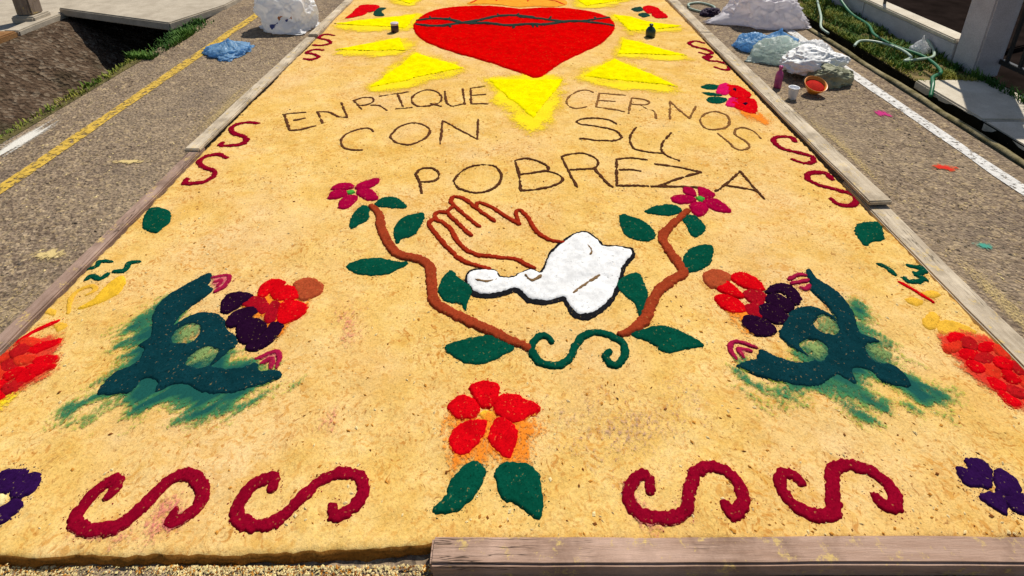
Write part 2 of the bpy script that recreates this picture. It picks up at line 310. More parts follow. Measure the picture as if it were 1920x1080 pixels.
# ------------------------------------------------------------------ sawdust carpet base
def hz(x, y):
    """height of the raked sawdust surface"""
    z = CZ + .0065*vn(x, y, 2.2, 21) + .0042*vn(x, y, 6, 22) + .0022*vn(x, y, 20, 23) + .0005*vn(x, y, 45, 24)
    return z
def carpet():
    st = .0095
    xs = np.arange(CX0, CX1+st, st); n = int((CY1-CY0)/st); t = np.linspace(0, 1, n)
    front = CY0 - .012 + .005*vn(xs, xs*0, 3.1, 31) + .004*vn(xs, xs*0, 11, 32) + .003*vn(xs, xs*0, 45, 34) + np.interp(xs, [-1.8, -.6, -.25, -.19, 2], [0, .008, .03, .045, .045])
    X, T_ = np.meshgrid(xs, t); Y = front[None, :]+(CY1-front[None, :])*T_
    Zz = hz(X, Y); d = np.minimum((X-CX0)*1.2, (CX1-X)*1.2)+.004*vn(X, Y, 60, 33)
    Zz = -.004+(Zz+.004)*np.clip(d/.014, 0, 1)**.6
    Zz[0] -= .004; Zz[1] -= .001
    low = []                                             # the cut front: a crumbly, nearly upright face
    for f, dz in ((.35, .3), (.6, .62), (.75, .85), (1., 1.12)):
        low.append(np.stack([xs, front-.006*f+.005*vn(xs, xs*0+f*9, 38, 35)-.004, Zz[0]*(1-dz)], -1))
    V = np.concatenate([np.stack(low[::-1], 0), np.stack([X, Y, Zz], -1)], 0); ny, nx = V.shape[:2]; V = V.reshape(-1, 3); I = np.arange(nx*ny).reshape(ny, nx)
    F = np.stack([I[:-1, :-1], I[:-1, 1:], I[1:, 1:], I[1:, :-1]], -1).reshape(-1, 4)
    o = obj('sawdust_carpet', V, F, None, mats=['sawdust', 'shaded_sawdust'], midx=np.where(np.arange(len(F)) < 4*(nx-1), 1, 0))
    return tag(o, 'long golden yellow sawdust carpet laid down the middle of the street', 'carpet')
carpet()
# ------------------------------------------------------------------ figures of dyed sawdust, traced in metres
DESIGN = [{'name': 'heart',
  'label': 'big red sawdust heart crossed by a dark green thorn vine',
  'cat': 'heart',
  'group': None,
  'parts': [{'part': 'heart_body', 'kind': 'fill', 'mat': 'red', 'p': [(-0.957,6.017), (-0.956,6.176), (-0.922,6.381), (-0.835,6.561), (-0.679,6.686), (-0.435,6.75), (-0.261,6.75), (-0.086,6.686), (0.057,6.623), (0.171,6.643), (0.288,6.686), (0.5,6.686), (0.71,6.602), (0.867,6.5), (0.969,6.362), (1.004,6.176), (0.988,5.982), (0.918,5.769), (0.782,5.513), (0.588,5.265), (0.422,5.062), (0.302,4.886), (0.191,4.722), (0.042,4.852), (-0.165,5.05), (-0.394,5.212), (-0.602,5.386), (-0.764,5.556), (-0.883,5.769)], 'h': 0.03, 'sm': 1, 'edge': 0.02, 'par': None, 'label': None}, {'part': 'thorn_vine', 'kind': 'stroke', 'mat': 'vine', 'p': [[(-0.932,6.194), (-0.805,6.24), (-0.628,6.217), (-0.459,6.104), (-0.262,6.095), (-0.065,6.017), (0.13,6.034), (0.325,6.051), (0.487,6.122), (0.636,6.166), (0.786,6.095), (0.969,6.008)]], 'r': 0.034, 'h': 0.05, 'taper': 0.7, 'rag': 1.0, 'par': None, 'label': None}, {'part': 'thorn_vine', 'kind': 'stroke', 'mat': 'vine', 'p': [[(-0.932,6.06), (-0.8,5.999), (-0.648,6.03), (-0.462,6.139), (-0.294,6.217), (-0.163,6.319), (0.0,6.329), (0.203,6.286), (0.094,6.277), (0.295,6.23), (0.451,6.166), (0.608,6.148), (0.757,6.18), (0.975,6.296)]], 'r': 0.034, 'h': 0.046, 'taper': 0.7, 'rag': 1.0, 'par': None, 'label': None}, {'part': 'thorn', 'kind': 'stroke', 'mat': 'vine', 'p': [[(-0.818,6.24), (-0.834,6.31)]], 'r': 0.013, 'h': 0.046, 'taper': 0.7, 'rag': 1.0, 'par': 'thorn_vine', 'label': None}, {'part': 'thorn', 'kind': 'stroke', 'mat': 'vine', 'p': [[(-0.642,6.217), (-0.629,6.286)]], 'r': 0.013, 'h': 0.046, 'taper': 0.7, 'rag': 1.0, 'par': 'thorn_vine', 'label': None}, {'part': 'thorn', 'kind': 'stroke', 'mat': 'vine', 'p': [[(-0.61,6.038), (-0.59,5.965)]], 'r': 0.013, 'h': 0.046, 'taper': 0.7, 'rag': 1.0, 'par': 'thorn_vine', 'label': None},
            {'part': 'thorn', 'kind': 'stroke', 'mat': 'vine', 'p': [[(-0.136,6.333), (-0.145,6.406)]], 'r': 0.013, 'h': 0.046, 'taper': 0.7, 'rag': 1.0, 'par': 'thorn_vine', 'label': None}, {'part': 'thorn', 'kind': 'stroke', 'mat': 'vine', 'p': [[(0.054,6.333), (0.069,6.406)]], 'r': 0.013, 'h': 0.046, 'taper': 0.7, 'rag': 1.0, 'par': 'thorn_vine', 'label': None}, {'part': 'thorn', 'kind': 'stroke', 'mat': 'vine', 'p': [[(0.026,6.017), (0.013,5.924)]], 'r': 0.013, 'h': 0.046, 'taper': 0.7, 'rag': 1.0, 'par': 'thorn_vine', 'label': None}, {'part': 'thorn', 'kind': 'stroke', 'mat': 'vine', 'p': [[(0.235,6.06), (0.244,5.965)]], 'r': 0.013, 'h': 0.046, 'taper': 0.7, 'rag': 1.0, 'par': 'thorn_vine', 'label': None}, {'part': 'thorn', 'kind': 'stroke', 'mat': 'vine', 'p': [[(0.068,6.31), (0.062,6.391)]], 'r': 0.013, 'h': 0.046, 'taper': 0.7, 'rag': 1.0, 'par': 'thorn_vine', 'label': None}, {'part': 'thorn', 'kind': 'stroke', 'mat': 'vine', 'p': [[(0.376,6.24), (0.396,6.31)]], 'r': 0.013, 'h': 0.046, 'taper': 0.7, 'rag': 1.0, 'par': 'thorn_vine', 'label': None}, {'part': 'thorn', 'kind': 'stroke', 'mat': 'vine', 'p': [[(0.195,6.034), (0.204,5.94)]], 'r': 0.013, 'h': 0.046, 'taper': 0.7, 'rag': 1.0, 'par': 'thorn_vine', 'label': None}, {'part': 'thorn', 'kind': 'stroke', 'mat': 'vine', 'p': [[(0.013,6.004), (0.019,5.924)]], 'r': 0.013, 'h': 0.046, 'taper': 0.7, 'rag': 1.0, 'par': 'thorn_vine', 'label': None}, {'part': 'thorn', 'kind': 'stroke', 'mat': 'vine', 'p': [[(0.845,6.24), (0.842,6.319)]], 'r': 0.013, 'h': 0.046, 'taper': 0.7, 'rag': 1.0, 'par': 'thorn_vine', 'label': None}]},
 {'name': 'flame', 'label': 'orange sawdust flame burning on top of the red heart', 'cat': 'flame', 'group': None, 'parts': [{'part': 'flame_body', 'kind': 'fill', 'mat': 'orange', 'p': [(-0.482,6.838), (-0.45,6.974), (-0.339,7.164), (-0.424,7.577), (-0.222,7.364), (-0.173,8.04), (-0.032,7.416), (0.105,8.165), (0.204,7.416), (0.401,8.04), (0.444,7.364), (0.634,7.523), (0.551,7.115), (0.612,6.974), (0.586,6.816), (0.465,6.75), (0.29,6.75), (0.145,6.728), (0.029,6.707), (-0.087,6.772), (-0.265,6.838)], 'h': 0.022, 'sm': 1, 'edge': 0.02, 'par': None, 'label': None}, {'part': 'flame_streak', 'kind': 'stroke', 'mat': 'redorange', 'p': [[(-0.46,6.86), (-0.382,7.044), (-0.346,7.313)], [(0.387,7.02), (0.49,6.951), (0.575,6.816)], [(-0.179,6.951), (-0.124,7.213), (-0.156,7.577)], [(0.179,6.928), (0.156,7.263), (0.133,7.744)]], 'r': 0.016, 'h': 0.028, 'taper': 0.7, 'rag': 1.0, 'par': None, 'label': None}]}, {'name': 'sun_ray', 'label': 'upper long yellow ray left of the heart beside the purple jar', 'cat': 'ray', 'group': 'yellow rays around the heart', 'parts': [{'part': 'ray_body', 'kind': 'fill', 'mat': 'yellow', 'p': [(-1.761,6.113), (-0.992,6.44), (-1.026,5.965)], 'h': 0.022, 'sm': 0, 'edge': 0.008, 'par': None, 'label': None}, {'part': 'loose_powder', 'kind': 'powder', 'mat': 'pow_yellow', 'p': [(-1.774,6.018), (-0.968,6.454), (-0.993,5.864)], 'soft': 0.13, 'dir': (0, 0), 'dens': 0.95, 'lift': 0, 'par': None, 'label': None}]},
 {'name': 'sun_ray', 'label': 'lower long yellow ray left of the heart, below the purple jar', 'cat': 'ray', 'group': 'yellow rays around the heart', 'parts': [{'part': 'ray_body', 'kind': 'fill', 'mat': 'yellow', 'p': [(-1.522,5.331), (-1.025,5.676), (-0.913,5.311)], 'h': 0.022, 'sm': 0, 'edge': 0.008, 'par': None, 'label': None}, {'part': 'loose_powder', 'kind': 'powder', 'mat': 'pow_yellow', 'p': [(-1.524,5.233), (-1.012,5.688), (-0.879,5.212)], 'soft': 0.13, 'dir': (0, 0), 'dens': 0.95, 'lift': 0, 'par': None, 'label': None}]}, {'name': 'sun_ray', 'label': 'broad slanting yellow ray at lower left of the heart, above ENRIQUE', 'cat': 'ray', 'group': 'yellow rays around the heart', 'parts': [{'part': 'ray_body', 'kind': 'fill', 'mat': 'yellow', 'p': [(-1.035,4.544), (-0.815,5.265), (-0.38,4.915)], 'h': 0.022, 'sm': 0, 'edge': 0.008, 'par': None, 'label': None}, {'part': 'loose_powder', 'kind': 'powder', 'mat': 'pow_yellow', 'p': [(-1.037,4.438), (-0.818,5.284), (-0.344,4.823)], 'soft': 0.13, 'dir': (0, 0), 'dens': 0.95, 'lift': 0, 'par': None, 'label': None}]}, {'name': 'sun_ray', 'label': 'wide yellow ray pointing down under the tip of the heart', 'cat': 'ray', 'group': 'yellow rays around the heart', 'parts': [{'part': 'ray_body', 'kind': 'fill', 'mat': 'yellow', 'p': [(-0.177,4.68), (0.387,4.69), (0.138,4.027)], 'h': 0.022, 'sm': 0, 'edge': 0.008, 'par': None, 'label': None}, {'part': 'loose_powder', 'kind': 'powder', 'mat': 'pow_yellow', 'p': [(-0.202,4.692), (0.409,4.703), (0.133,3.803)], 'soft': 0.13, 'dir': (0, 0), 'dens': 0.95, 'lift': 0, 'par': None, 'label': None}]},
 {'name': 'sun_ray', 'label': 'broad slanting yellow ray at lower right of the heart, above CERNOS', 'cat': 'ray', 'group': 'yellow rays around the heart', 'parts': [{'part': 'ray_body', 'kind': 'fill', 'mat': 'yellow', 'p': [(0.542,4.743), (0.844,5.111), (1.212,4.549)], 'h': 0.022, 'sm': 0, 'edge': 0.008, 'par': None, 'label': None}, {'part': 'loose_powder', 'kind': 'powder', 'mat': 'pow_yellow', 'p': [(0.506,4.649), (0.839,5.129), (1.215,4.447)], 'soft': 0.13, 'dir': (0, 0), 'dens': 0.95, 'lift': 0, 'par': None, 'label': None}]}, {'name': 'sun_ray', 'label': 'lower long yellow ray right of the heart, below the green bottle', 'cat': 'ray', 'group': 'yellow rays around the heart', 'parts': [{'part': 'ray_body', 'kind': 'fill', 'mat': 'yellow', 'p': [(0.898,5.251), (1.009,5.615), (1.072,5.615), (1.47,5.212)], 'h': 0.022, 'sm': 0, 'edge': 0.008, 'par': None, 'label': None}, {'part': 'loose_powder', 'kind': 'powder', 'mat': 'pow_yellow', 'p': [(0.867,5.151), (0.999,5.626), (1.067,5.626), (1.472,5.11)], 'soft': 0.13, 'dir': (0, 0), 'dens': 0.95, 'lift': 0, 'par': None, 'label': None}]}, {'name': 'sun_ray', 'label': 'upper long yellow ray right of the heart, beside the green bottle', 'cat': 'ray', 'group': 'yellow rays around the heart', 'parts': [{'part': 'ray_body', 'kind': 'fill', 'mat': 'yellow', 'p': [(1.049,6.42), (1.193,6.362), (1.313,6.23), (1.65,6.034), (1.248,5.899), (1.113,5.882)], 'h': 0.022, 'sm': 0, 'edge': 0.008, 'par': None, 'label': None}, {'part': 'loose_powder', 'kind': 'powder', 'mat': 'pow_yellow', 'p': [(1.03,6.436), (1.186,6.374), (1.316,6.236), (1.656,5.939), (1.229,5.796), (1.085,5.779)], 'soft': 0.13, 'dir': (0, 0), 'dens': 0.95, 'lift': 0, 'par': None, 'label': None}]},
 {'name': 'sun_ray', 'label': 'yellow ray at the top edge, upper right of the flame', 'cat': 'ray', 'group': 'yellow rays around the heart', 'parts': [{'part': 'ray_body', 'kind': 'fill', 'mat': 'yellow', 'p': [(0.704,7.115), (0.813,6.75), (1.368,7.067), (1.212,7.416)], 'h': 0.022, 'sm': 0, 'edge': 0.008, 'par': None, 'label': None}, {'part': 'loose_powder', 'kind': 'powder', 'mat': 'pow_yellow', 'p': [(0.671,7.034), (0.788,6.648), (1.379,6.983), (1.227,7.435)], 'soft': 0.13, 'dir': (0, 0), 'dens': 0.95, 'lift': 0, 'par': None, 'label': None}]}, {'name': 'sun_ray', 'label': 'yellow ray at the top edge, upper left of the flame', 'cat': 'ray', 'group': 'yellow rays around the heart', 'parts': [{'part': 'ray_body', 'kind': 'fill', 'mat': 'yellow', 'p': [(-1.377,7.115), (-1.126,6.816), (-1.037,7.091), (-1.014,7.364)], 'h': 0.022, 'sm': 0, 'edge': 0.008, 'par': None, 'label': None}, {'part': 'loose_powder', 'kind': 'powder', 'mat': 'pow_yellow', 'p': [(-1.38,7.034), (-1.112,6.718), (-1.017,7.009), (-1.003,7.38)], 'soft': 0.13, 'dir': (0, 0), 'dens': 0.95, 'lift': 0, 'par': None, 'label': None}]},
 {'name': 'lettering',
  'label': 'thin dark brown capitals reading ENRIQUE, left of the wide yellow ray',
  'cat': 'lettering',
  'group': 'words of the inscription',
  'parts': [{'part': 'letter', 'kind': 'stroke', 'mat': 'lettermid', 'p': [[(-1.494,4.08), (-1.389,3.874)], [(-1.505,4.086), (-1.371,4.12)], [(-1.405,4.003), (-1.342,4.031)], [(-1.387,3.869), (-1.313,3.883), (-1.244,3.928)]], 'r': 0.0072, 'h': 0.011, 'taper': 0.9, 'rag': 1.4, 'par': None, 'label': None}, {'part': 'letter', 'kind': 'stroke', 'mat': 'lettermid', 'p': [[(-1.295,4.13), (-1.209,3.965)], [(-1.295,4.13), (-1.224,4.13), (-1.134,4.06), (-1.074,4.051)], [(-1.074,4.051), (-1.176,4.277)]], 'r': 0.0072, 'h': 0.011, 'taper': 0.9, 'rag': 1.4, 'par': None, 'label': None}, {'part': 'letter', 'kind': 'stroke', 'mat': 'lettermid', 'p': [[(-1.1,4.32), (-1.015,4.181)], [(-1.1,4.32), (-1.05,4.365), (-0.984,4.365), (-0.961,4.309), (-0.98,4.266), (-1.041,4.234)], [(-0.957,4.244), (-0.9,4.234), (-0.84,4.161)]], 'r': 0.0072, 'h': 0.011, 'taper': 0.9, 'rag': 1.4, 'par': None, 'label': None}, {'part': 'letter', 'kind': 'stroke', 'mat': 'lettermid', 'p': [[(-0.933,4.388), (-0.747,4.457)], [(-0.817,4.422), (-0.729,4.192)], [(-0.781,4.181), (-0.681,4.202)]], 'r': 0.0072, 'h': 0.011, 'taper': 0.9, 'rag': 1.4, 'par': None, 'label': None}, {'part': 'letter', 'kind': 'stroke', 'mat': 'lettermid', 'p': [[(-0.706,4.354), (-0.677,4.439), (-0.617,4.491), (-0.551,4.462), (-0.498,4.376), (-0.497,4.287), (-0.546,4.234), (-0.624,4.212), (-0.678,4.266), (-0.706,4.354)], [(-0.548,4.255), (-0.485,4.219)]], 'r': 0.0072, 'h': 0.011, 'taper': 0.9, 'rag': 1.4, 'par': None, 'label': None}, {'part': 'letter', 'kind': 'stroke', 'mat': 'lettermid', 'p': [[(-0.484,4.457), (-0.45,4.277), (-0.408,4.223), (-0.355,4.238), (-0.327,4.255)], [(-0.358,4.505), (-0.324,4.244)]], 'r': 0.0072, 'h': 0.011, 'taper': 0.9, 'rag': 1.4, 'par': None, 'label': None},
            {'part': 'letter', 'kind': 'stroke', 'mat': 'lettermid', 'p': [[(-0.302,4.529), (-0.279,4.255)], [(-0.302,4.529), (-0.201,4.566)], [(-0.283,4.399), (-0.19,4.422)], [(-0.278,4.251), (-0.164,4.251)]], 'r': 0.0072, 'h': 0.011, 'taper': 0.9, 'rag': 1.4, 'par': None, 'label': None}]},
 {'name': 'lettering', 'label': 'thin dark brown capitals reading CON, below ENRIQUE', 'cat': 'lettering', 'group': 'words of the inscription', 'parts': [{'part': 'letter', 'kind': 'stroke', 'mat': 'lettermid', 'p': [[(-0.864,3.869), (-0.905,3.905), (-0.961,3.892), (-1.014,3.839), (-1.034,3.762), (-1.001,3.672), (-0.951,3.632), (-0.879,3.625)]], 'r': 0.0066, 'h': 0.011, 'taper': 0.9, 'rag': 1.4, 'par': None, 'label': None}, {'part': 'letter', 'kind': 'stroke', 'mat': 'lettermid', 'p': [[(-0.745,3.813), (-0.72,3.901), (-0.671,3.956), (-0.596,3.965), (-0.529,3.91), (-0.51,3.83), (-0.539,3.745), (-0.602,3.688), (-0.676,3.704), (-0.731,3.762), (-0.745,3.813)]], 'r': 0.0066, 'h': 0.011, 'taper': 0.9, 'rag': 1.4, 'par': None, 'label': None}, {'part': 'letter', 'kind': 'stroke', 'mat': 'lettermid', 'p': [[(-0.428,3.696), (-0.447,4.003)], [(-0.447,4.003), (-0.333,3.883), (-0.21,3.754)], [(-0.21,3.754), (-0.22,4.012)]], 'r': 0.0066, 'h': 0.011, 'taper': 0.9, 'rag': 1.4, 'par': None, 'label': None}]},
 {'name': 'lettering', 'label': 'thin brown capitals reading CERNOS, right of the wide yellow ray', 'cat': 'lettering', 'group': 'words of the inscription', 'parts': [{'part': 'letter', 'kind': 'stroke', 'mat': 'letterpale', 'p': [[(0.583,4.446), (0.54,4.493), (0.46,4.457), (0.387,4.343), (0.382,4.234), (0.431,4.181), (0.505,4.202)]], 'r': 0.0066, 'h': 0.011, 'taper': 0.9, 'rag': 1.4, 'par': None, 'label': None}, {'part': 'letter', 'kind': 'stroke', 'mat': 'letterpale', 'p': [[(0.624,4.434), (0.569,4.202)], [(0.624,4.434), (0.803,4.399)], [(0.601,4.303), (0.709,4.287)], [(0.569,4.202), (0.645,4.171), (0.744,4.124)]], 'r': 0.0066, 'h': 0.011, 'taper': 0.9, 'rag': 1.4, 'par': None, 'label': None}, {'part': 'letter', 'kind': 'stroke', 'mat': 'letterpale', 'p': [[(0.835,4.343), (0.77,4.1)], [(0.835,4.343), (0.912,4.331), (0.946,4.277), (0.909,4.234), (0.814,4.234)], [(0.873,4.234), (0.902,4.161), (0.945,4.13), (0.933,4.022)]], 'r': 0.0066, 'h': 0.011, 'taper': 0.9, 'rag': 1.4, 'par': None, 'label': None}, {'part': 'letter', 'kind': 'stroke', 'mat': 'letterpale', 'p': [[(1.018,4.003), (1.091,4.287)], [(1.091,4.287), (1.149,4.022)], [(1.149,4.022), (1.248,4.212)]], 'r': 0.0066, 'h': 0.011, 'taper': 0.9, 'rag': 1.4, 'par': None, 'label': None}, {'part': 'letter', 'kind': 'stroke', 'mat': 'letterpale', 'p': [[(1.205,3.993), (1.262,4.08), (1.345,4.12), (1.402,4.08), (1.398,3.993), (1.352,3.91), (1.273,3.874), (1.212,3.892), (1.205,3.993)]], 'r': 0.0066, 'h': 0.011, 'taper': 0.9, 'rag': 1.4, 'par': None, 'label': None}, {'part': 'letter', 'kind': 'stroke', 'mat': 'letterpale', 'p': [[(1.506,3.762), (1.499,3.856), (1.457,3.901), (1.401,3.883), (1.368,3.804), (1.396,3.737), (1.4,3.664), (1.351,3.617), (1.307,3.625), (1.291,3.712), (1.268,3.821)]], 'r': 0.0066, 'h': 0.011, 'taper': 0.9, 'rag': 1.4, 'par': None, 'label': None}]},
 {'name': 'lettering', 'label': 'thin dark brown capitals reading SU, below CERNOS', 'cat': 'lettering', 'group': 'words of the inscription', 'parts': [{'part': 'letter', 'kind': 'stroke', 'mat': 'letterdark', 'p': [[(0.667,3.956), (0.605,4.022), (0.485,4.031), (0.421,4.003), (0.433,3.956), (0.539,3.919), (0.631,3.865), (0.667,3.787), (0.635,3.745), (0.545,3.737), (0.413,3.77)]], 'r': 0.0072, 'h': 0.011, 'taper': 0.9, 'rag': 1.4, 'par': None, 'label': None}, {'part': 'letter', 'kind': 'stroke', 'mat': 'letterdark', 'p': [[(0.779,3.901), (0.718,3.779), (0.707,3.68), (0.731,3.625), (0.81,3.594), (0.87,3.586)], [(0.983,3.83), (0.912,3.729), (0.873,3.632), (0.887,3.563), (0.94,3.504)]], 'r': 0.0072, 'h': 0.011, 'taper': 0.9, 'rag': 1.4, 'par': None, 'label': None}]},
 {'name': 'lettering',
  'label': 'thin dark brown capitals reading POBREZA, above the praying hands',
  'cat': 'lettering',
  'group': 'words of the inscription',
  'parts': [{'part': 'letter', 'kind': 'stroke', 'mat': 'letterdark', 'p': [[(-0.522,3.358), (-0.489,3.28), (-0.46,3.175)], [(-0.522,3.358), (-0.498,3.412), (-0.448,3.426), (-0.403,3.385), (-0.396,3.325), (-0.43,3.286), (-0.493,3.28)]], 'r': 0.0072, 'h': 0.011, 'taper': 0.9, 'rag': 1.4, 'par': None, 'label': None}, {'part': 'letter', 'kind': 'stroke', 'mat': 'letterdark', 'p': [[(-0.311,3.299), (-0.283,3.378), (-0.221,3.44), (-0.148,3.457), (-0.088,3.433), (-0.058,3.358), (-0.067,3.286), (-0.097,3.23), (-0.158,3.193), (-0.226,3.199), (-0.285,3.236), (-0.311,3.299)]], 'r': 0.0072, 'h': 0.011, 'taper': 0.9, 'rag': 1.4, 'par': None, 'label': None}, {'part': 'letter', 'kind': 'stroke', 'mat': 'letterdark', 'p': [[(0.015,3.504), (0.036,3.372), (0.045,3.218)], [(0.015,3.504), (0.076,3.526), (0.15,3.49), (0.196,3.44), (0.19,3.399), (0.116,3.378), (0.043,3.358)], [(0.182,3.399), (0.245,3.365), (0.271,3.319), (0.238,3.267), (0.138,3.224), (0.048,3.211)]], 'r': 0.0072, 'h': 0.011, 'taper': 0.9, 'rag': 1.4, 'par': None, 'label': None}, {'part': 'letter', 'kind': 'stroke', 'mat': 'letterdark', 'p': [[(0.282,3.549), (0.312,3.385), (0.34,3.236)], [(0.282,3.549), (0.346,3.586), (0.416,3.586), (0.471,3.541), (0.482,3.483), (0.441,3.426), (0.322,3.412)], [(0.456,3.426), (0.49,3.312), (0.525,3.242)]], 'r': 0.0072, 'h': 0.011, 'taper': 0.9, 'rag': 1.4, 'par': None, 'label': None}, {'part': 'letter', 'kind': 'stroke', 'mat': 'letterdark', 'p': [[(0.594,3.526), (0.548,3.255)], [(0.594,3.526), (0.667,3.534), (0.761,3.512)], [(0.586,3.412), (0.643,3.406), (0.702,3.392)], [(0.548,3.255), (0.627,3.248), (0.711,3.248)]], 'r': 0.0072, 'h': 0.011, 'taper': 0.9, 'rag': 1.4, 'par': None, 'label': None},
            {'part': 'letter', 'kind': 'stroke', 'mat': 'letterdark', 'p': [[(0.8,3.468), (0.914,3.433), (1.028,3.385)], [(1.028,3.385), (0.89,3.319), (0.758,3.242)], [(0.73,3.242), (0.849,3.242), (0.967,3.242)]], 'r': 0.0072, 'h': 0.011, 'taper': 0.9, 'rag': 1.4, 'par': None, 'label': None}, {'part': 'letter', 'kind': 'stroke', 'mat': 'letterdark', 'p': [[(1.052,3.205), (1.122,3.267), (1.245,3.392)], [(1.245,3.392), (1.257,3.255), (1.274,3.117)], [(1.124,3.255), (1.254,3.211)]], 'r': 0.0072, 'h': 0.011, 'taper': 0.9, 'rag': 1.4, 'par': None, 'label': None}]},
 {'name': 'rose_branch',
  'label': 'terracotta branch with dark green leaves and crimson flower, left of the praying hands',
  'cat': 'branch',
  'group': 'flowering branches',
  'parts': [{'part': 'stem', 'kind': 'stroke', 'mat': 'terracotta', 'p': [[(-0.694,3.06), (-0.642,2.997), (-0.609,2.895), (-0.551,2.784), (-0.489,2.717), (-0.407,2.688), (-0.353,2.646), (-0.334,2.572), (-0.317,2.472), (-0.279,2.414), (-0.188,2.352), (-0.094,2.299), (-0.003,2.248), (0.06,2.214)]], 'r': 0.021, 'h': 0.024, 'taper': 0.6, 'rag': 1.3, 'par': None, 'label': None}, {'part': 'leaf', 'kind': 'fill', 'mat': 'green', 'p': [(-0.674,3.07), (-0.653,3.126), (-0.599,3.136), (-0.547,3.098), (-0.519,3.051), (-0.582,3.048)], 'h': 0.013, 'sm': 1, 'edge': 0.009, 'par': None, 'label': None}, {'part': 'leaf', 'kind': 'fill', 'mat': 'green', 'p': [(-0.747,2.886), (-0.766,2.98), (-0.737,3.06), (-0.7,3.042), (-0.685,2.954), (-0.722,2.911)], 'h': 0.013, 'sm': 1, 'edge': 0.009, 'par': None, 'label': None}, {'part': 'leaf', 'kind': 'fill', 'mat': 'green', 'p': [(-0.518,2.791), (-0.547,2.895), (-0.514,2.971), (-0.429,3.006), (-0.431,2.911), (-0.452,2.846), (-0.502,2.818)], 'h': 0.013, 'sm': 1, 'edge': 0.009, 'par': None, 'label': None}, {'part': 'leaf', 'kind': 'fill', 'mat': 'green', 'p': [(-0.701,2.639), (-0.655,2.681), (-0.572,2.695), (-0.5,2.674), (-0.447,2.67), (-0.491,2.625), (-0.55,2.592), (-0.644,2.599)], 'h': 0.013, 'sm': 1, 'edge': 0.009, 'par': None, 'label': None}, {'part': 'leaf', 'kind': 'fill', 'mat': 'green', 'p': [(-0.178,2.391), (-0.198,2.425), (-0.266,2.448), (-0.296,2.521), (-0.26,2.612), (-0.224,2.572), (-0.165,2.509), (-0.177,2.425)], 'h': 0.013, 'sm': 1, 'edge': 0.009, 'par': None, 'label': None}, {'part': 'leaf', 'kind': 'fill', 'mat': 'green', 'p': [(-0.237,2.219), (-0.18,2.248), (-0.084,2.268), (-0.027,2.243), (0.006,2.219), (-0.034,2.186), (-0.111,2.153), (-0.173,2.163)], 'h': 0.013, 'sm': 1, 'edge': 0.009, 'par': None, 'label': None},
            {'part': 'flower_head', 'kind': 'fill', 'mat': 'brightgreen', 'p': [(-0.845,3.185), (-0.829,3.201), (-0.806,3.185), (-0.82,3.167)], 'h': 0.02, 'sm': 1, 'edge': 0.008, 'par': None, 'label': None}, {'part': 'petal', 'kind': 'fill', 'mat': 'crimson2', 'p': [(-0.815,3.236), (-0.781,3.288), (-0.713,3.314), (-0.703,3.267), (-0.74,3.216), (-0.79,3.205)], 'h': 0.018, 'sm': 1, 'edge': 0.012, 'par': 'flower_head', 'label': None}, {'part': 'petal', 'kind': 'fill', 'mat': 'crimson2', 'p': [(-0.936,3.216), (-0.904,3.267), (-0.846,3.267), (-0.824,3.226), (-0.877,3.209)], 'h': 0.018, 'sm': 1, 'edge': 0.012, 'par': 'flower_head', 'label': None}, {'part': 'petal', 'kind': 'fill', 'mat': 'crimson2', 'p': [(-0.929,3.136), (-0.919,3.195), (-0.864,3.205), (-0.842,3.185), (-0.854,3.146), (-0.899,3.126)], 'h': 0.018, 'sm': 1, 'edge': 0.012, 'par': 'flower_head', 'label': None}, {'part': 'petal', 'kind': 'fill', 'mat': 'crimson2', 'p': [(-0.852,3.06), (-0.857,3.117), (-0.828,3.156), (-0.786,3.146), (-0.783,3.088), (-0.809,3.042), (-0.842,3.042)], 'h': 0.018, 'sm': 1, 'edge': 0.012, 'par': 'flower_head', 'label': None}, {'part': 'petal', 'kind': 'fill', 'mat': 'crimson2', 'p': [(-0.8,3.201), (-0.745,3.211), (-0.695,3.165), (-0.679,3.117), (-0.727,3.111), (-0.769,3.146)], 'h': 0.018, 'sm': 1, 'edge': 0.012, 'par': 'flower_head', 'label': None}]},
 {'name': 'rose_branch',
  'label': 'terracotta branch with dark green leaves and crimson flower, right of the praying hands',
  'cat': 'branch',
  'group': 'flowering branches',
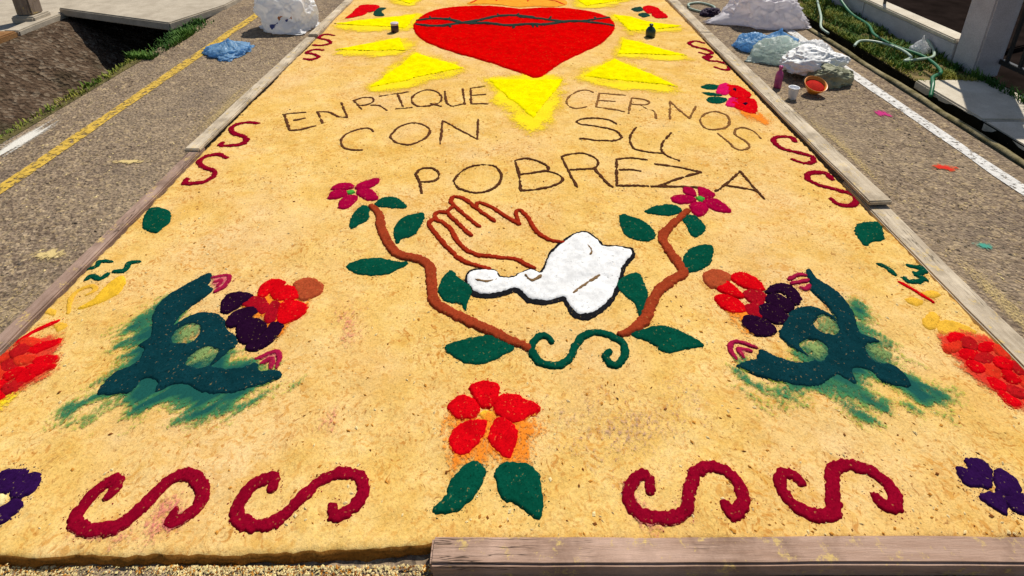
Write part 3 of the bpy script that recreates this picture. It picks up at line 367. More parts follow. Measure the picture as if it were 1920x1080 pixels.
  'parts': [{'part': 'stem', 'kind': 'stroke', 'mat': 'terracotta', 'p': [[(0.858,3.033), (0.76,2.928), (0.686,2.838), (0.691,2.739), (0.713,2.639), (0.709,2.592), (0.64,2.54), (0.582,2.484), (0.539,2.414), (0.503,2.347), (0.456,2.299), (0.397,2.268)]], 'r': 0.021, 'h': 0.024, 'taper': 0.6, 'rag': 1.3, 'par': None, 'label': None}, {'part': 'leaf', 'kind': 'fill', 'mat': 'green', 'p': [(0.519,2.988), (0.59,2.971), (0.649,2.903), (0.646,2.822), (0.578,2.807), (0.518,2.862)], 'h': 0.013, 'sm': 1, 'edge': 0.009, 'par': None, 'label': None}, {'part': 'leaf', 'kind': 'fill', 'mat': 'green', 'p': [(0.651,3.029), (0.744,3.079), (0.808,3.07), (0.825,3.033), (0.767,2.997), (0.693,3.001)], 'h': 0.013, 'sm': 1, 'edge': 0.009, 'par': None, 'label': None}, {'part': 'leaf', 'kind': 'fill', 'mat': 'green', 'p': [(0.821,2.98), (0.882,2.988), (0.903,2.911), (0.875,2.862), (0.825,2.83), (0.818,2.911)], 'h': 0.013, 'sm': 1, 'edge': 0.009, 'par': None, 'label': None}, {'part': 'leaf', 'kind': 'fill', 'mat': 'green', 'p': [(0.73,2.599), (0.747,2.695), (0.815,2.761), (0.886,2.768), (0.863,2.695), (0.826,2.639)], 'h': 0.013, 'sm': 1, 'edge': 0.009, 'par': None, 'label': None}, {'part': 'leaf', 'kind': 'fill', 'mat': 'green', 'p': [(0.485,2.358), (0.479,2.414), (0.433,2.497), (0.437,2.547), (0.519,2.592), (0.535,2.534), (0.532,2.437)], 'h': 0.013, 'sm': 1, 'edge': 0.009, 'par': None, 'label': None}, {'part': 'leaf', 'kind': 'fill', 'mat': 'green', 'p': [(0.434,2.268), (0.496,2.294), (0.565,2.306), (0.63,2.274), (0.681,2.226), (0.62,2.209), (0.545,2.195), (0.492,2.239)], 'h': 0.013, 'sm': 1, 'edge': 0.009, 'par': None, 'label': None}, {'part': 'flower_head', 'kind': 'fill', 'mat': 'brightgreen', 'p': [(0.93,3.142), (0.955,3.157), (0.968,3.134), (0.944,3.115)], 'h': 0.02, 'sm': 1, 'edge': 0.008, 'par': None, 'label': None},
            {'part': 'petal', 'kind': 'fill', 'mat': 'crimson2', 'p': [(0.803,3.136), (0.844,3.165), (0.909,3.156), (0.923,3.126), (0.869,3.092), (0.815,3.098)], 'h': 0.018, 'sm': 1, 'edge': 0.012, 'par': 'flower_head', 'label': None}, {'part': 'petal', 'kind': 'fill', 'mat': 'crimson2', 'p': [(0.898,3.236), (0.941,3.226), (0.943,3.175), (0.921,3.156), (0.884,3.185)], 'h': 0.018, 'sm': 1, 'edge': 0.012, 'par': 'flower_head', 'label': None}, {'part': 'petal', 'kind': 'fill', 'mat': 'crimson2', 'p': [(0.976,3.246), (1.035,3.195), (1.022,3.156), (0.971,3.136), (0.957,3.165)], 'h': 0.018, 'sm': 1, 'edge': 0.012, 'par': 'flower_head', 'label': None}, {'part': 'petal', 'kind': 'fill', 'mat': 'crimson2', 'p': [(0.968,3.126), (1.027,3.136), (1.055,3.088), (1.064,3.024), (1.004,3.033), (0.964,3.079)], 'h': 0.018, 'sm': 1, 'edge': 0.012, 'par': 'flower_head', 'label': None}, {'part': 'petal', 'kind': 'fill', 'mat': 'crimson2', 'p': [(0.879,3.07), (0.918,3.107), (0.959,3.098), (0.961,3.051), (0.917,2.997), (0.885,2.997)], 'h': 0.018, 'sm': 1, 'edge': 0.012, 'par': 'flower_head', 'label': None}]},
 {'name': 'scroll', 'label': 'dark green S scroll joining the two terracotta branches', 'cat': 'scroll', 'group': None, 'parts': [{'part': 'scroll', 'kind': 'stroke', 'mat': 'green', 'p': [[(0.141,2.241), (0.126,2.265), (0.098,2.265), (0.072,2.229), (0.075,2.186), (0.104,2.151), (0.157,2.142), (0.198,2.167), (0.227,2.224), (0.264,2.268), (0.314,2.282), (0.368,2.258), (0.398,2.219), (0.391,2.176), (0.363,2.14), (0.335,2.144), (0.327,2.176), (0.341,2.193)]], 'r': 0.0135, 'h': 0.02, 'taper': 0.8, 'rag': 1.0, 'par': None, 'label': None}]},
 {'name': 'praying_hands',
  'label': 'praying hands outlined in brick red sawdust with a white cuffed sleeve',
  'cat': 'hands',
  'group': None,
  'parts': [{'part': 'hand_outline', 'kind': 'stroke', 'mat': 'brick', 'p': [[(0.231,2.799), (0.167,2.822), (0.114,2.878), (0.081,2.971), (0.045,3.037), (0.019,3.024), (0.033,2.936)]], 'r': 0.0105, 'h': 0.018, 'taper': 0.9, 'rag': 1.0, 'par': None, 'label': None}, {'part': 'hand_outline', 'kind': 'stroke', 'mat': 'brick', 'p': [[(0.033,2.936), (-0.036,2.997), (-0.103,3.07), (-0.165,3.103), (-0.177,3.07)]], 'r': 0.0105, 'h': 0.018, 'taper': 0.9, 'rag': 1.0, 'par': None, 'label': None}, {'part': 'hand_outline', 'kind': 'stroke', 'mat': 'brick', 'p': [[(-0.155,2.911), (-0.218,2.988), (-0.291,3.079), (-0.308,3.117), (-0.292,3.152), (-0.239,3.13), (-0.179,3.06), (-0.084,2.959)]], 'r': 0.0105, 'h': 0.018, 'taper': 0.9, 'rag': 1.0, 'par': None, 'label': None}, {'part': 'hand_outline', 'kind': 'stroke', 'mat': 'brick', 'p': [[(-0.187,2.846), (-0.244,2.92), (-0.309,3.011), (-0.307,3.042), (-0.289,3.06)]], 'r': 0.0105, 'h': 0.018, 'taper': 0.9, 'rag': 1.0, 'par': None, 'label': None}, {'part': 'hand_outline', 'kind': 'stroke', 'mat': 'brick', 'p': [[(-0.319,3.015), (-0.355,3.022), (-0.373,2.992), (-0.355,2.955), (-0.328,2.942)]], 'r': 0.0105, 'h': 0.018, 'taper': 0.9, 'rag': 1.0, 'par': None, 'label': None}, {'part': 'hand_outline', 'kind': 'stroke', 'mat': 'brick', 'p': [[(-0.336,2.948), (-0.289,2.898), (-0.233,2.784), (-0.159,2.717), (-0.062,2.702), (0.015,2.688), (0.09,2.63)]], 'r': 0.0105, 'h': 0.018, 'taper': 0.9, 'rag': 1.0, 'par': None, 'label': None}, {'part': 'hand_outline', 'kind': 'stroke', 'mat': 'brick', 'p': [[(-0.365,2.969), (-0.392,2.935), (-0.364,2.878), (-0.279,2.753), (-0.204,2.67), (-0.098,2.625)]], 'r': 0.0105, 'h': 0.018, 'taper': 0.9, 'rag': 1.0, 'par': None, 'label': None},
            {'part': 'sleeve', 'kind': 'fill', 'mat': 'white', 'p': [(-0.182,2.559), (-0.171,2.605), (-0.116,2.619), (-0.069,2.612), (-0.05,2.579), (0.006,2.575), (0.033,2.599), (0.08,2.619), (0.126,2.599), (0.16,2.695), (0.193,2.753), (0.247,2.814), (0.292,2.854), (0.344,2.862), (0.387,2.807), (0.402,2.768), (0.47,2.761), (0.52,2.742), (0.517,2.702), (0.468,2.639), (0.433,2.547), (0.398,2.472), (0.345,2.408), (0.284,2.369), (0.243,2.38), (0.222,2.425), (0.207,2.46), (0.136,2.443), (0.067,2.46), (0.023,2.515), (-0.039,2.497), (-0.11,2.481), (-0.155,2.499)], 'h': 0.017, 'sm': 1, 'edge': 0.02, 'par': None, 'label': None}, {'part': 'sleeve_border', 'kind': 'fill', 'mat': 'black', 'p': [(-0.191,2.553), (-0.176,2.612), (-0.116,2.625), (-0.069,2.617), (-0.045,2.584), (0.006,2.581), (0.033,2.605), (0.081,2.625), (0.122,2.605), (0.154,2.695), (0.185,2.761), (0.243,2.825), (0.293,2.864), (0.35,2.872), (0.399,2.807), (0.408,2.778), (0.471,2.771), (0.532,2.753), (0.53,2.695), (0.48,2.632), (0.445,2.54), (0.409,2.46), (0.35,2.389), (0.281,2.345), (0.232,2.358), (0.211,2.408), (0.198,2.437), (0.135,2.419), (0.062,2.434), (0.016,2.49), (-0.039,2.472), (-0.109,2.457), (-0.163,2.478)], 'h': 0.008, 'sm': 1, 'edge': 0.008, 'par': 'sleeve', 'label': None}, {'part': 'sleeve_fold', 'kind': 'stroke', 'mat': 'foldbrown', 'p': [[(0.244,2.478), (0.304,2.534), (0.363,2.579)]], 'r': 0.006, 'h': 0.026, 'taper': 0.6, 'rag': 1.6, 'par': 'sleeve', 'label': None}, {'part': 'sleeve_fold', 'kind': 'stroke', 'mat': 'foldbrown', 'p': [[(-0.15,2.557), (-0.104,2.544), (-0.063,2.559)]], 'r': 0.006, 'h': 0.026, 'taper': 0.6, 'rag': 1.6, 'par': 'sleeve', 'label': None}, {'part': 'sleeve_fold', 'kind': 'stroke', 'mat': 'foldbrown', 'p': [[(0.056,2.585), (0.083,2.55), (0.12,2.575)]], 'r': 0.006, 'h': 0.026, 'taper': 0.6, 'rag': 1.6, 'par': 'sleeve', 'label': None},
            {'part': 'sleeve_fold', 'kind': 'stroke', 'mat': 'foldbrown', 'p': [[(0.337,2.768), (0.349,2.731), (0.339,2.702)]], 'r': 0.006, 'h': 0.026, 'taper': 0.6, 'rag': 1.6, 'par': 'sleeve', 'label': None}]},
 {'name': 'flower',
  'label': 'red five petalled flower with two green leaves at centre front',
  'cat': 'flower',
  'group': None,
  'parts': [{'part': 'loose_powder', 'kind': 'powder', 'mat': 'pow_orange', 'p': [(-0.207,1.936), (-0.149,1.955), (0.008,1.962), (0.093,1.949), (0.114,1.905), (0.066,1.863), (0.041,1.806), (-0.048,1.806), (-0.137,1.8), (-0.177,1.811)], 'soft': 0.06, 'dir': (0, -1), 'dens': 0.8, 'lift': 0, 'par': None, 'label': None}, {'part': 'petal', 'kind': 'fill', 'mat': 'red2', 'p': [(-0.138,2.062), (-0.094,2.08), (-0.055,2.073), (-0.045,2.044), (-0.059,1.995), (-0.083,1.985), (-0.109,2.002)], 'h': 0.018, 'sm': 1, 'edge': 0.014, 'par': None, 'label': None}, {'part': 'petal', 'kind': 'fill', 'mat': 'red2', 'p': [(-0.202,1.978), (-0.19,2.012), (-0.154,2.026), (-0.122,2.009), (-0.105,1.978), (-0.118,1.952), (-0.16,1.946)], 'h': 0.018, 'sm': 1, 'edge': 0.014, 'par': None, 'label': None}, {'part': 'petal', 'kind': 'fill', 'mat': 'red2', 'p': [(-0.056,1.978), (-0.035,2.026), (0.021,2.023), (0.085,1.985), (0.045,1.949), (0.008,1.933), (-0.034,1.949)], 'h': 0.018, 'sm': 1, 'edge': 0.014, 'par': None, 'label': None}, {'part': 'petal', 'kind': 'fill', 'mat': 'red2', 'p': [(-0.188,1.893), (-0.159,1.93), (-0.112,1.943), (-0.078,1.933), (-0.085,1.893), (-0.118,1.851), (-0.15,1.831), (-0.181,1.851)], 'h': 0.018, 'sm': 1, 'edge': 0.014, 'par': None, 'label': None}, {'part': 'petal', 'kind': 'fill', 'mat': 'red2', 'p': [(-0.066,1.917), (-0.04,1.95), (-0.004,1.93), (0.017,1.899), (0.005,1.851), (-0.009,1.822), (-0.043,1.845), (-0.07,1.875)], 'h': 0.018, 'sm': 1, 'edge': 0.014, 'par': None, 'label': None}, {'part': 'leaf', 'kind': 'fill', 'mat': 'green', 'p': [(-0.209,1.685), (-0.179,1.721), (-0.171,1.757), (-0.137,1.8), (-0.104,1.811), (-0.081,1.795), (-0.09,1.747), (-0.119,1.706), (-0.161,1.68)], 'h': 0.016, 'sm': 1, 'edge': 0.012, 'par': None, 'label': None},
            {'part': 'leaf', 'kind': 'fill', 'mat': 'green', 'p': [(-0.045,1.781), (-0.026,1.806), (0.036,1.808), (0.068,1.789), (0.08,1.747), (0.074,1.667), (0.049,1.675), (0.007,1.706), (-0.024,1.716), (-0.041,1.752)], 'h': 0.016, 'sm': 1, 'edge': 0.012, 'par': None, 'label': None}, {'part': 'flower_centre', 'kind': 'fill', 'mat': 'ochre', 'p': [(-0.098,1.962), (-0.083,1.972), (-0.058,1.965), (-0.061,1.946), (-0.082,1.943)], 'h': 0.008, 'sm': 1, 'edge': 0.008, 'par': None, 'label': None}]},
 {'name': 'scroll', 'label': 'leftmost crimson S scroll of the front row, beside the purple flower', 'cat': 'scroll', 'group': 'crimson S scrolls along the border', 'parts': [{'part': 'scroll_body', 'kind': 'stroke', 'mat': 'crimson', 'p': [[(-1.116,1.721), (-1.109,1.745), (-1.117,1.762), (-1.143,1.759), (-1.162,1.721), (-1.171,1.678), (-1.151,1.65), (-1.104,1.636), (-1.049,1.644), (-1.019,1.672), (-0.994,1.719), (-0.973,1.759), (-0.933,1.78), (-0.887,1.764), (-0.857,1.724), (-0.863,1.687), (-0.886,1.663), (-0.912,1.659), (-0.913,1.682)]], 'r': 0.0172, 'h': 0.015, 'taper': 0.75, 'rag': 1.2, 'par': None, 'label': None}, {'part': 'loose_powder', 'kind': 'powder', 'mat': 'pow_pink', 'p': [(-1.17,1.644), (-1.015,1.636), (-0.967,1.714), (-0.928,1.733), (-0.891,1.71), (-0.873,1.631), (-0.995,1.603), (-1.144,1.607)], 'soft': 0.05, 'dir': (0, -1), 'dens': 0.45, 'lift': 0, 'par': None, 'label': None}]}, {'name': 'scroll', 'label': 'second crimson S scroll from the left in the front row', 'cat': 'scroll', 'group': 'crimson S scrolls along the border', 'parts': [{'part': 'scroll_body', 'kind': 'stroke', 'mat': 'crimson', 'p': [[(-0.671,1.744), (-0.677,1.772), (-0.721,1.756), (-0.747,1.714), (-0.743,1.678), (-0.714,1.655), (-0.658,1.649), (-0.617,1.668), (-0.584,1.709), (-0.546,1.759), (-0.498,1.782), (-0.488,1.785), (-0.442,1.778), (-0.417,1.75), (-0.418,1.711), (-0.444,1.681), (-0.474,1.671), (-0.487,1.692)]], 'r': 0.0172, 'h': 0.015, 'taper': 0.75, 'rag': 1.2, 'par': None, 'label': None}]},
 {'name': 'scroll', 'label': 'third crimson S scroll from the left in the front row, right of the red flower', 'cat': 'scroll', 'group': 'crimson S scrolls along the border', 'parts': [{'part': 'scroll_body', 'kind': 'stroke', 'mat': 'crimson', 'p': [[(0.382,1.732), (0.385,1.759), (0.364,1.772), (0.328,1.742), (0.32,1.701), (0.347,1.671), (0.407,1.659), (0.454,1.671), (0.479,1.699), (0.498,1.743), (0.525,1.781), (0.564,1.796), (0.607,1.787), (0.633,1.754), (0.635,1.715), (0.613,1.681), (0.589,1.673), (0.579,1.694)]], 'r': 0.0172, 'h': 0.015, 'taper': 0.75, 'rag': 1.2, 'par': None, 'label': None}, {'part': 'loose_powder', 'kind': 'powder', 'mat': 'pow_pink', 'p': [(0.301,1.762), (0.338,1.719), (0.416,1.678), (0.497,1.762), (0.488,1.678), (0.417,1.627), (0.323,1.646)], 'soft': 0.05, 'dir': (0, -1), 'dens': 0.45, 'lift': 0, 'par': None, 'label': None}]}, {'name': 'scroll', 'label': 'rightmost crimson S scroll of the front row, in front of the long plank', 'cat': 'scroll', 'group': 'crimson S scrolls along the border', 'parts': [{'part': 'scroll_body', 'kind': 'stroke', 'mat': 'crimson', 'p': [[(0.812,1.759), (0.801,1.779), (0.771,1.779), (0.753,1.752), (0.757,1.714), (0.786,1.683), (0.829,1.672), (0.864,1.681), (0.883,1.714), (0.905,1.762), (0.935,1.8), (0.98,1.809), (1.03,1.789), (1.056,1.752), (1.053,1.714), (1.035,1.69), (1.01,1.696), (1.002,1.719)]], 'r': 0.0172, 'h': 0.015, 'taper': 0.75, 'rag': 1.2, 'par': None, 'label': None}]}, {'name': 'scroll', 'label': 'far crimson S scroll of the near pair on the left border', 'cat': 'scroll', 'group': 'crimson S scrolls along the border', 'parts': [{'part': 'scroll_body', 'kind': 'stroke', 'mat': 'crimson', 'p': [[(-1.619,3.955), (-1.679,3.962), (-1.745,3.932), (-1.752,3.865), (-1.689,3.807), (-1.614,3.766), (-1.6,3.703), (-1.651,3.675), (-1.723,3.67), (-1.729,3.707)]], 'r': 0.016, 'h': 0.015, 'taper': 0.75, 'rag': 1.2, 'par': None, 'label': None}]},
 {'name': 'scroll', 'label': 'near crimson S scroll of the near pair on the left border', 'cat': 'scroll', 'group': 'crimson S scrolls along the border', 'parts': [{'part': 'scroll_body', 'kind': 'stroke', 'mat': 'crimson', 'p': [[(-1.622,3.531), (-1.684,3.567), (-1.746,3.547), (-1.757,3.488), (-1.696,3.426), (-1.624,3.39), (-1.609,3.327), (-1.642,3.281), (-1.722,3.272), (-1.733,3.313)]], 'r': 0.0155, 'h': 0.015, 'taper': 0.75, 'rag': 1.2, 'par': None, 'label': None}]}, {'name': 'scroll', 'label': 'far crimson S scroll of the near pair on the right border', 'cat': 'scroll', 'group': 'crimson S scrolls along the border', 'parts': [{'part': 'scroll_body', 'kind': 'stroke', 'mat': 'crimson', 'p': [[(1.692,3.718), (1.699,3.78), (1.609,3.773), (1.564,3.718), (1.58,3.632), (1.643,3.587), (1.707,3.551), (1.698,3.496), (1.64,3.473), (1.583,3.512)]], 'r': 0.0155, 'h': 0.015, 'taper': 0.75, 'rag': 1.2, 'par': None, 'label': None}]}, {'name': 'scroll', 'label': 'near crimson S scroll of the near pair on the right border, by the plank end', 'cat': 'scroll', 'group': 'crimson S scrolls along the border', 'parts': [{'part': 'scroll_body', 'kind': 'stroke', 'mat': 'crimson', 'p': [[(1.709,3.319), (1.7,3.377), (1.623,3.377), (1.581,3.319), (1.613,3.259), (1.684,3.218), (1.736,3.177), (1.728,3.118), (1.674,3.08), (1.618,3.092), (1.609,3.133)]], 'r': 0.0165, 'h': 0.015, 'taper': 0.75, 'rag': 1.2, 'par': None, 'label': None}]}, {'name': 'scroll', 'label': 'small far crimson S scroll on the left border beside a yellow ray', 'cat': 'scroll', 'group': 'crimson S scrolls along the border', 'parts': [{'part': 'scroll_body', 'kind': 'stroke', 'mat': 'crimson', 'p': [[(-1.653,5.761), (-1.755,5.789), (-1.772,5.684), (-1.666,5.615), (-1.621,5.523), (-1.681,5.47), (-1.755,5.487)]], 'r': 0.018, 'h': 0.015, 'taper': 0.75, 'rag': 1.2, 'par': None, 'label': None}]},
 {'name': 'scroll', 'label': 'small crimson S scroll on the left border nearest the blue plastic bag', 'cat': 'scroll', 'group': 'crimson S scrolls along the border', 'parts': [{'part': 'scroll_body', 'kind': 'stroke', 'mat': 'crimson', 'p': [[(-1.632,5.348), (-1.718,5.365), (-1.748,5.281), (-1.662,5.225), (-1.608,5.161), (-1.646,5.105), (-1.716,5.117)]], 'r': 0.018, 'h': 0.015, 'taper': 0.75, 'rag': 1.2, 'par': None, 'label': None}]}, {'name': 'scroll', 'label': 'small far crimson S scroll on the right border beside the planks', 'cat': 'scroll', 'group': 'crimson S scrolls along the border', 'parts': [{'part': 'scroll_body', 'kind': 'stroke', 'mat': 'crimson', 'p': [[(1.713,5.534), (1.646,5.589), (1.577,5.523), (1.6,5.434), (1.677,5.382), (1.708,5.304), (1.658,5.248), (1.603,5.291)]], 'r': 0.018, 'h': 0.015, 'taper': 0.75, 'rag': 1.2, 'par': None, 'label': None}]}, {'name': 'scroll', 'label': 'small crimson S scroll on the right border, next to the red flowers', 'cat': 'scroll', 'group': 'crimson S scrolls along the border', 'parts': [{'part': 'scroll_body', 'kind': 'stroke', 'mat': 'crimson', 'p': [[(1.607,5.121), (1.667,5.2), (1.61,5.184), (1.622,5.099), (1.693,5.083), (1.74,5.014), (1.725,4.92), (1.666,4.892), (1.624,4.955)]], 'r': 0.018, 'h': 0.015, 'taper': 0.75, 'rag': 1.2, 'par': None, 'label': None}]}, {'name': 'leaf', 'label': 'single dark green sawdust leaf near the left planks', 'cat': 'leaf', 'group': 'lone leaves on the border', 'parts': [{'part': 'leaf', 'kind': 'fill', 'mat': 'green', 'p': [(-1.737,2.928), (-1.778,3.04), (-1.725,3.055), (-1.658,3.011), (-1.623,2.942), (-1.631,2.888), (-1.638,2.865), (-1.701,2.888)], 'h': 0.014, 'sm': 1, 'edge': 0.012, 'par': None, 'label': None}]},
 {'name': 'leaf', 'label': 'single dark green sawdust leaf near the right plank joint', 'cat': 'leaf', 'group': 'lone leaves on the border', 'parts': [{'part': 'leaf', 'kind': 'fill', 'mat': 'green', 'p': [(1.586,2.875), (1.641,2.928), (1.728,2.942), (1.698,2.849), (1.672,2.811), (1.613,2.793), (1.563,2.762), (1.57,2.824)], 'h': 0.014, 'sm': 1, 'edge': 0.012, 'par': None, 'label': None}]},
 {'name': 'sprig', 'label': 'loose sprig of dark green, yellow and red strokes on the left border', 'cat': 'sprig', 'group': None, 'parts': [{'part': 'green_stroke', 'kind': 'stroke', 'mat': 'green', 'p': [[(-1.782,2.62), (-1.759,2.636), (-1.766,2.664), (-1.713,2.664)]], 'r': 0.0105, 'h': 0.012, 'taper': 0.7, 'rag': 1.0, 'par': None, 'label': None}, {'part': 'green_stroke', 'kind': 'stroke', 'mat': 'green', 'p': [[(-1.753,2.557), (-1.738,2.578), (-1.695,2.557), (-1.682,2.588)]], 'r': 0.0105, 'h': 0.012, 'taper': 0.7, 'rag': 1.0, 'par': None, 'label': None}, {'part': 'green_stroke', 'kind': 'stroke', 'mat': 'green', 'p': [[(-1.663,2.604), (-1.625,2.609), (-1.63,2.653), (-1.593,2.661)]], 'r': 0.0105, 'h': 0.012, 'taper': 0.7, 'rag': 1.0, 'par': None, 'label': None}, {'part': 'yellow_petal', 'kind': 'fill', 'mat': 'ochre', 'p': [(-1.669,2.405), (-1.64,2.453), (-1.642,2.521), (-1.624,2.572), (-1.589,2.557), (-1.566,2.492), (-1.591,2.444), (-1.639,2.411)], 'h': 0.01, 'sm': 1, 'edge': 0.012, 'par': None, 'label': None}, {'part': 'yellow_stroke', 'kind': 'stroke', 'mat': 'ochre2', 'p': [[(-1.696,2.38), (-1.738,2.453), (-1.736,2.501), (-1.7,2.521), (-1.674,2.499), (-1.688,2.472)]], 'r': 0.008, 'h': 0.008, 'taper': 0.7, 'rag': 1.0, 'par': None, 'label': None}, {'part': 'yellow_petal', 'kind': 'fill', 'mat': 'ochre2', 'p': [(-1.787,2.38), (-1.78,2.398), (-1.75,2.389), (-1.744,2.367)], 'h': 0.008, 'sm': 1, 'edge': 0.012, 'par': None, 'label': None}, {'part': 'yellow_petal', 'kind': 'fill', 'mat': 'ochre2', 'p': [(-1.702,2.319), (-1.685,2.332), (-1.658,2.315), (-1.67,2.294)], 'h': 0.008, 'sm': 1, 'edge': 0.012, 'par': None, 'label': None}, {'part': 'red_stroke', 'kind': 'stroke', 'mat': 'red2', 'p': [[(-1.779,2.23), (-1.759,2.29), (-1.706,2.343)]], 'r': 0.008, 'h': 0.01, 'taper': 0.7, 'rag': 1.0, 'par': None, 'label': None}]},
 {'name': 'flower',
  'label': 'feathery red flower cut by the left picture edge',
  'cat': 'flower',
  'group': None,
  'parts': [{'part': 'petal', 'kind': 'fill', 'mat': 'red2', 'p': [(-1.719,2.207), (-1.699,2.23), (-1.672,2.238), (-1.641,2.248), (-1.63,2.228), (-1.656,2.207), (-1.684,2.193)], 'h': 0.016, 'sm': 1, 'edge': 0.02, 'par': None, 'label': None, 'grow': 0.006}, {'part': 'petal', 'kind': 'fill', 'mat': 'redorange', 'p': [(-1.769,2.245), (-1.742,2.252), (-1.704,2.24), (-1.705,2.22), (-1.738,2.214)], 'h': 0.019, 'sm': 1, 'edge': 0.02, 'par': None, 'label': None, 'grow': 0.006}, {'part': 'petal', 'kind': 'fill', 'mat': 'darkred2', 'p': [(-1.765,2.193), (-1.751,2.222), (-1.713,2.214), (-1.713,2.19), (-1.733,2.169)], 'h': 0.022, 'sm': 1, 'edge': 0.02, 'par': None, 'label': None, 'grow': 0.006}, {'part': 'petal', 'kind': 'fill', 'mat': 'red2', 'p': [(-1.656,2.165), (-1.627,2.176), (-1.594,2.175), (-1.585,2.158), (-1.609,2.143), (-1.639,2.147)], 'h': 0.016, 'sm': 1, 'edge': 0.02, 'par': None, 'label': None, 'grow': 0.006}, {'part': 'petal', 'kind': 'fill', 'mat': 'red2', 'p': [(-1.658,2.136), (-1.621,2.143), (-1.577,2.14), (-1.589,2.117), (-1.621,2.104)], 'h': 0.019, 'sm': 1, 'edge': 0.02, 'par': None, 'label': None, 'grow': 0.006}, {'part': 'petal', 'kind': 'fill', 'mat': 'redorange', 'p': [(-1.727,2.169), (-1.696,2.176), (-1.665,2.173), (-1.668,2.153), (-1.701,2.143)], 'h': 0.022, 'sm': 1, 'edge': 0.02, 'par': None, 'label': None, 'grow': 0.006}, {'part': 'petal', 'kind': 'fill', 'mat': 'darkred2', 'p': [(-1.758,2.154), (-1.737,2.165), (-1.695,2.14), (-1.706,2.12), (-1.735,2.122)], 'h': 0.016, 'sm': 1, 'edge': 0.02, 'par': None, 'label': None, 'grow': 0.006}, {'part': 'petal', 'kind': 'fill', 'mat': 'red2', 'p': [(-1.664,2.098), (-1.65,2.126), (-1.606,2.104), (-1.621,2.08), (-1.645,2.07)], 'h': 0.019, 'sm': 1, 'edge': 0.02, 'par': None, 'label': None, 'grow': 0.006},
            {'part': 'petal', 'kind': 'fill', 'mat': 'red2', 'p': [(-1.711,2.104), (-1.695,2.126), (-1.665,2.122), (-1.67,2.098), (-1.686,2.08)], 'h': 0.022, 'sm': 1, 'edge': 0.02, 'par': None, 'label': None, 'grow': 0.006}, {'part': 'petal', 'kind': 'fill', 'mat': 'redorange', 'p': [(-1.765,2.118), (-1.753,2.14), (-1.717,2.111), (-1.721,2.087), (-1.748,2.084)], 'h': 0.016, 'sm': 1, 'edge': 0.02, 'par': None, 'label': None, 'grow': 0.006}, {'part': 'petal', 'kind': 'fill', 'mat': 'darkred2', 'p': [(-1.678,2.057), (-1.659,2.077), (-1.63,2.074), (-1.635,2.047), (-1.654,2.028)], 'h': 0.019, 'sm': 1, 'edge': 0.02, 'par': None, 'label': None, 'grow': 0.006}, {'part': 'petal', 'kind': 'fill', 'mat': 'red2', 'p': [(-1.725,2.057), (-1.71,2.08), (-1.683,2.074), (-1.682,2.047), (-1.7,2.028)], 'h': 0.022, 'sm': 1, 'edge': 0.02, 'par': None, 'label': None, 'grow': 0.006}, {'part': 'petal', 'kind': 'fill', 'mat': 'red2', 'p': [(-1.693,2.012), (-1.68,2.037), (-1.648,2.028), (-1.656,2.002), (-1.683,1.986)], 'h': 0.016, 'sm': 1, 'edge': 0.02, 'par': None, 'label': None, 'grow': 0.006}, {'part': 'petal', 'kind': 'fill', 'mat': 'redorange', 'p': [(-1.795,2.169), (-1.781,2.19), (-1.761,2.195), (-1.752,2.169), (-1.77,2.153)], 'h': 0.019, 'sm': 1, 'edge': 0.02, 'par': None, 'label': None, 'grow': 0.006}, {'part': 'loose_powder', 'kind': 'powder', 'mat': 'pow_red', 'p': [(-1.832,2.154), (-1.756,2.253), (-1.64,2.253), (-1.557,2.14), (-1.602,2.057), (-1.648,1.993), (-1.694,1.98)], 'soft': 0.06, 'dir': (-0.7,-0.7), 'dens': 0.75, 'lift': 0, 'par': None, 'label': None}, {'part': 'loose_powder', 'kind': 'powder', 'mat': 'pow_yellow', 'p': [(-1.698,2.012), (-1.639,2.037), (-1.605,2.031), (-1.614,1.993), (-1.65,1.968)], 'soft': 0.06, 'dir': (0, -1), 'dens': 0.8, 'lift': 0, 'par': None, 'label': None}]},
 {'name': 'flower', 'label': 'dark purple flower at the front left corner', 'cat': 'flower', 'group': 'dark purple corner flowers', 'parts': [{'part': 'petal', 'kind': 'fill', 'mat': 'purple', 'p': [(-1.459,1.733), (-1.46,1.779), (-1.438,1.789), (-1.389,1.786), (-1.385,1.759), (-1.392,1.733), (-1.408,1.728)], 'h': 0.016, 'sm': 1, 'edge': 0.012, 'par': None, 'label': None}, {'part': 'petal', 'kind': 'fill', 'mat': 'purple', 'p': [(-1.388,1.733), (-1.384,1.759), (-1.37,1.78), (-1.346,1.774), (-1.331,1.743), (-1.339,1.721), (-1.366,1.715)], 'h': 0.016, 'sm': 1, 'edge': 0.012, 'par': None, 'label': None}, {'part': 'petal', 'kind': 'fill', 'mat': 'purple', 'p': [(-1.396,1.678), (-1.378,1.692), (-1.369,1.71), (-1.343,1.704), (-1.333,1.683), (-1.354,1.65), (-1.387,1.64), (-1.41,1.661)], 'h': 0.016, 'sm': 1, 'edge': 0.012, 'par': None, 'label': None}, {'part': 'flower_centre', 'kind': 'fill', 'mat': 'cream', 'p': [(-1.415,1.71), (-1.414,1.724), (-1.393,1.714), (-1.389,1.7), (-1.399,1.696)], 'h': 0.012, 'sm': 1, 'edge': 0.012, 'par': None, 'label': None}]},
